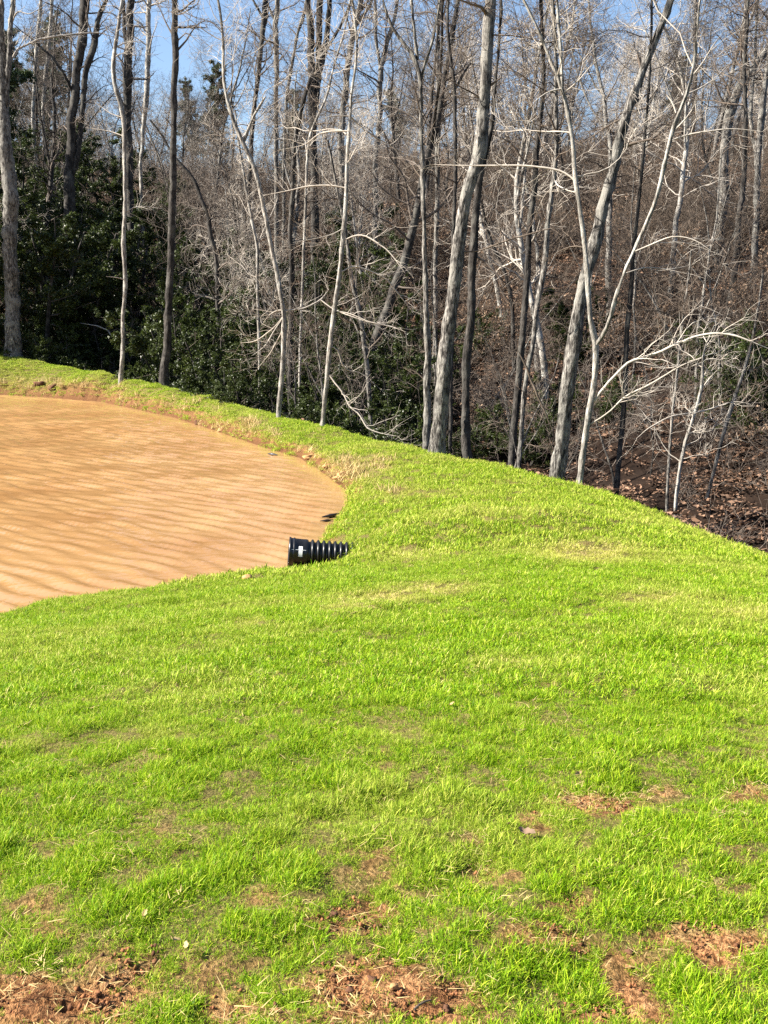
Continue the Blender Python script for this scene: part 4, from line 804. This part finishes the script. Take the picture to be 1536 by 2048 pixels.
ix = rf.choice(7, n, p=[.2, .2, .14, .2, .1, .06, .1]); ix = np.where((c < 15) & np.isin(ix, (1, 3, 5)), rf.choice([0, 2, 6], n), ix); ix = np.where((c > 22) & np.isin(ix, (2, 6)), 3, ix)
sc = (0.7 + 0.6 * rf.random(n)) * np.where(c < 8, .75, 1)
scatter('brush_thicket', np.c_[PB, h], np.c_[rf.normal(0, .1, n), rf.normal(0, .1, n), rf.random(n) * 6.28], np.repeat(sc[:, None], 3, 1), ix, np.zeros(n), bk, 'tangled tan brush and bare undergrowth filling the woodland slope')
print('brush', n)

# ------------------------------------------------------------------ the wood going on beyond the ridge, one hazy mass of crowns
def merged(tm, cm):
    vs_, qs, mi, o = [], [], [], 0
    for k, m in enumerate((tm, cm)):
        v = np.zeros(len(m.vertices) * 3, np.float32); m.vertices.foreach_get('co', v); l = np.zeros(len(m.loops), np.int32); m.loops.foreach_get('vertex_index', l)
        vs_.append(v.reshape(-1, 3)); qs.append(l.reshape(-1, 4) + o); mi.append(np.full(len(l) // 4, k)); o += len(v) // 3
    return make_mesh('far_tree', np.vstack(vs_), np.vstack(qs), mats=[tm.materials[0].name, cm.materials[0].name], mat_idx=np.concatenate(mi))
fk = [merged(*k) for k in kinds]
PF = brush_points(280, 82, 130); h, s_, c = fields(PF); n = len(PF)
scatter('distant_woods', np.c_[PF, h], np.c_[rf.normal(0, .05, n), rf.normal(0, .05, n), rf.random(n) * 6.28], np.repeat((0.46 + 0.4 * rf.random(n))[:, None], 3, 1), rf.integers(0, 5, n), np.zeros(n), fk, 'hazy mass of bare crowns along the far ridge')
PF = brush_points(1300, 80, 112); h, s_, c = fields(PF); n = len(PF)
scatter('ridge_undergrowth', np.c_[PF, h], np.c_[rf.normal(0, .1, n), rf.normal(0, .1, n), rf.random(n) * 6.28], np.repeat((0.5 + 0.5 * rf.random(n))[:, None], 3, 1), rf.choice([0, 1, 3, 5], n), np.zeros(n), bk, 'bare brush growing along the top of the ridge')

# ------------------------------------------------------------------ the black drain pipe
def lathe(prof, K=40):
    prof = np.array(prof); S = len(prof); a = np.arange(K) * 2 * math.pi / K
    V = np.stack([np.repeat(prof[:, 0:1], K, 1), prof[:, 1:2] * np.cos(a), prof[:, 1:2] * np.sin(a)], -1)
    i = (np.arange(S - 1) * K)[:, None] + np.arange(K); j = (np.arange(S - 1) * K)[:, None] + (np.arange(K) + 1) % K
    return V.reshape(-1, 3), np.stack([i, j, j + K, i + K], -1).reshape(-1, 4)
pc = at_y(577, 1104, 13.1); ax = unit(np.array([0.99, 0.10, -0.095]))
pipe = empty('drain_pipe', tuple(pc), 'black corrugated plastic drain pipe with smooth collar poking from bank into pond', 'pipe')
from mathutils import Matrix
xa = Vector(ax); ya = Vector((0, 0, 1)).cross(xa).normalized(); za = xa.cross(ya)
pipe.rotation_euler = Matrix((xa, ya, za)).transposed().to_euler()
def autosmooth(me):
    me.shade_auto_smooth(use_auto_smooth=True, angle=math.radians(40)) if hasattr(me, 'shade_auto_smooth') else None
R = 0.196
bell = link('collar', make_mesh('collar', *lathe([(0.30, .16), (0.02, R - .035), (0.0, R - .012), (0.0, R + .010), (0.018, R + .012), (0.03, R), (.055, R - .002), (0.062, R + .006), (0.075, R + .006), (0.082, R - .004), (.20, R - .008), (.235, R - .006), (.255, R - .014), (.262, R - .04), (.29, R - .045)]), mats=['black_plastic']), pipe)
link('pipe_wall', make_mesh('pipe_wall', *lathe([(0.25, .155), (1.6, .155)]), mats=['black_plastic']), pipe)
rib_me = make_mesh('rib', *lathe([(-.034, .150), (-.030, .158), (-.014, .186), (-.008, .192), (.006, .192), (.012, .186), (.028, .158), (.034, .150)]), mats=['black_plastic'])
for k in range(14): link('rib', rib_me, pipe).location = (0.315 + 0.0765 * k, 0, 0)
def curved_patch(x0, x1, a0, a1, rad, n=8):
    a = np.linspace(a0, a1, n); V = np.array([(x, rad * math.cos(t) * -1, rad * math.sin(t)) for x in (x0, x1) for t in a]); Q = np.array([(k, k + 1, n + k + 1, n + k) for k in range(n - 1)])
    return V, Q
for nm, args in (('label_sticker', (.128, .180, math.radians(-2), math.radians(40), R - .002)), ('painted_highlight', (.035, .225, math.radians(24), math.radians(25.2), R + .0015))):
    st = link(nm, make_mesh(nm, *curved_patch(*args), mats=['white_sticker_and_highlight']), bell)  # besides the sticker, a thin white strip paints the collar groove's highlight

# ------------------------------------------------------------------ sticks, clods, leaves and stones
def stick(name, label, cat, pts, w, mat, z=None, Y=None, group=None, seed=0):
    rng = np.random.default_rng(seed); P = np.array([at_z(px, py, z) if Y is None else at_y(px, py, Y) for px, py in pts]); R_ = np.full(len(P), w / 2); R_[0] *= .25; R_[-1] *= .08
    Q, r = resample(P, R_, 0.04); Q = wavy(rng, Q, r, .6); V, F = tubes(Q[None], r[None], 7); b = Q[0]
    return tag(link(name, make_mesh(name, V - b, F, mats=[mat]), None, tuple(b)), label, cat, group)
stick('floating_stick', 'dark stick floating in the pond corner, the upper of two', 'stick', [(644, 1034), (662, 1031), (682, 1026)], .075, 'wet_wood', 0.03, seed=1)
stick('floating_stick', 'thin dark stick floating in the pond corner, the lower of two', 'stick', [(640, 1042), (654, 1041), (668, 1039)], .045, 'wet_wood', 0.02, seed=2)
stick('driftwood', 'small dark wood chunk at the far waterline below the pale pole tree', 'stick', [(536, 907), (546, 909), (556, 910)], .09, 'wet_wood', 0.02, seed=3)
stick('dead_pole', 'thin dead pole propped against the leaning oak', 'branch', [(1106, 862), (1075, 790), (1049, 726), (1032, 693)], .045, 'twig_tan', Y=20.5, seed=4)
stick('fallen_branch', 'pale fallen branch in the shade past the edge beech', 'branch', [(160, 646), (195, 652), (217, 661), (232, 690)], .06, 'twig_pale', Y=47, seed=5)
def clod(name, label, cat, px, py, size, mat, seed, group=None, squash=.6, z=None):
    rng = np.random.default_rng(seed); n = 9; u = np.linspace(0, math.pi, n); K = 12; a = np.arange(K) * 2 * math.pi / K
    D = np.stack([np.sin(u)[:, None] * np.cos(a), np.sin(u)[:, None] * np.sin(a), np.cos(u)[:, None] * np.ones(K)], -1).reshape(-1, 3)
    k = rng.normal(0, 1, (6, 3)) * 2.2; r = 1 + 0.30 * sum(np.sin(D @ k[i] + i) for i in range(6)) / 1.6 + rng.normal(0, .11, len(D))
    V = D * r[:, None] * size * np.array([1, .85, squash])
    i = (np.arange(n - 1) * K)[:, None] + np.arange(K); j = (np.arange(n - 1) * K)[:, None] + (np.arange(K) + 1) % K
    Q = np.stack([i, i + K, j + K, j], -1).reshape(-1, 4)
    p = on_ground(px, py)
    o = link(name, make_mesh(name, V, Q, mats=[mat], smooth=False), None, (p[0], p[1], p[2] + size * squash * .2)); return tag(o, label, cat, group)
def on_ground(px, py):
    d = ray(px, py); lo, hi = 0.6, 80.0
    ts = np.linspace(1.0, 60, 1500) ; P = CAMP + d[None] * (ts / d[1])[:, None]; h = fields(P[:, :2])[0]
    k = np.argmax(P[:, 2] < h); return np.array([P[k, 0], P[k, 1], h[k]])
for k, (px, py, s, mt, lb) in enumerate([(620, 914, 0.11, 'clay_clod', 'straw-tufted clay lump on the far shore, first of the row'), (655, 938, 0.10, 'clay_clod', 'brown clay lump on the far shore in the middle of the row'), (684, 956, 0.13, 'clay_clod', 'orange clay lump on the shore nearest the pond corner'),
        (395, 848, 0.14, 'dark_soil', 'dark soil lump on the far shore below the dark pole tree'), (440, 862, 0.11, 'clay_clod', 'small clay lump on the far shore beside the dark soil lump'), (80, 770, 0.20, 'dark_soil', 'dark earth lump on the yellow bank near the edge beech'), (105, 776, 0.15, 'dark_soil', 'smaller dark earth lump beside the bank soil lump'),
        (495, 1160, .07, 'clay_clod', 'tiny clay lump on the near waterline before the pipe'), (745, 1965, .013, 'dark_soil', 'dark mud clod at the top of the bare clay patch'), (700, 1990, .012, 'dark_soil', 'dark mud clod in the bare clay patch beside the pale twig'), (790, 1988, .012, 'clay_clod', 'red clay clod in the bare patch at the bottom'),
        (665, 1835, .013, 'dark_soil', 'small dark clod in the thin turf above the bare patch'), (895, 2020, .011, 'dark_soil', 'dark clod beside the pale twig on bare clay'), (1258, 1918, .012, 'dark_soil', 'little dark clod in the bare strip of turf'), (1140, 1622, .014, 'dark_soil', 'dark speck of soil on the red patch up the lawn')]):
    clod('clay_lump' if mt == 'clay_clod' else 'soil_lump', lb, 'lump', px, py, s, mt, 400 + k)
def dead_leaf(px, py, size, mat, label, seed):
    rng = np.random.default_rng(seed); n = 7; u = np.linspace(-1, 1, n); w = np.sqrt(np.clip(1 - np.abs(u) ** 1.7, 0, 1)) * .42 * (1 + .25 * np.cos(u * 9))
    V = []
    for k in range(n):
        z = .30 * u[k] ** 2 + .12 * math.sin(u[k] * 4)
        V += [(u[k], -w[k], z + .35 * w[k]), (u[k], 0, z), (u[k], w[k], z + .42 * w[k])]
    Q = [(3 * k + a, 3 * k + a + 1, 3 * k + a + 4, 3 * k + a + 3) for k in range(n - 1) for a in (0, 1)]
    V = np.array(V) * size * 0.75; V = np.vstack([V, V - np.array([0, 0, .0008])]); Q = np.vstack([Q, np.array(Q)[:, ::-1] + 3 * n])
    p = on_ground(px, py); o = link('dead_leaf', make_mesh('dead_leaf', V, Q, mats=[mat], fattr={'rnd': np.full(len(Q), .25 + .4 * rng.random())}), None, (p[0], p[1], p[2] + .03))
    o.rotation_euler = (rng.normal(0, .35), rng.normal(0, .35), rng.random() * 6.28); return tag(o, label, 'leaf', 'dead leaves on the lawn')
dead_leaf(1053, 1686, .045, 'brown_leaf', 'curled tan leaf in the turf below the red patch', 1)
dead_leaf(903, 1420, .03, 'straw', 'pale leaf lying alone in the middle of the lawn', 2)
dead_leaf(1155, 1560, .025, 'straw', 'pale leaf on grass just above the red clay patch', 3)
dead_leaf(352, 1912, .028, 'straw', 'pale scrap of leaf in thin turf, first of a close pair', 4)
dead_leaf(374, 1918, .022, 'straw', 'pale scrap of leaf in thin turf, second of a close pair', 5)
dead_leaf(560, 2002, .022, 'straw', 'pale leaf at the edge of the bare mud patch', 6)
dead_leaf(290, 1850, .022, 'straw', 'small pale leaf among tufts above the close leaf pair', 7)
dead_leaf(1222, 1992, .022, 'straw', 'pale leaf beside the bare strip near the bottom', 8)
dead_leaf(1018, 1662, .02, 'brown_leaf', 'brown leaf beside the curled tan leaf', 9)
g0 = on_ground(828, 2046); g1 = on_ground(862, 2014)
Q, r = resample(np.array([g0 + [0, 0, .012], (g0 + g1) / 2 + [0, 0, .03], g1 + [0, 0, .02]]), np.array([.0035, .003, .002]), .02)
V, F_ = tubes(Q[None], r[None], 7); tag(link('twig', make_mesh('twig', V - Q[0], F_, mats=['twig_tan']), None, tuple(Q[0])), 'short pale twig lying on bare clay at the bottom', 'twig')
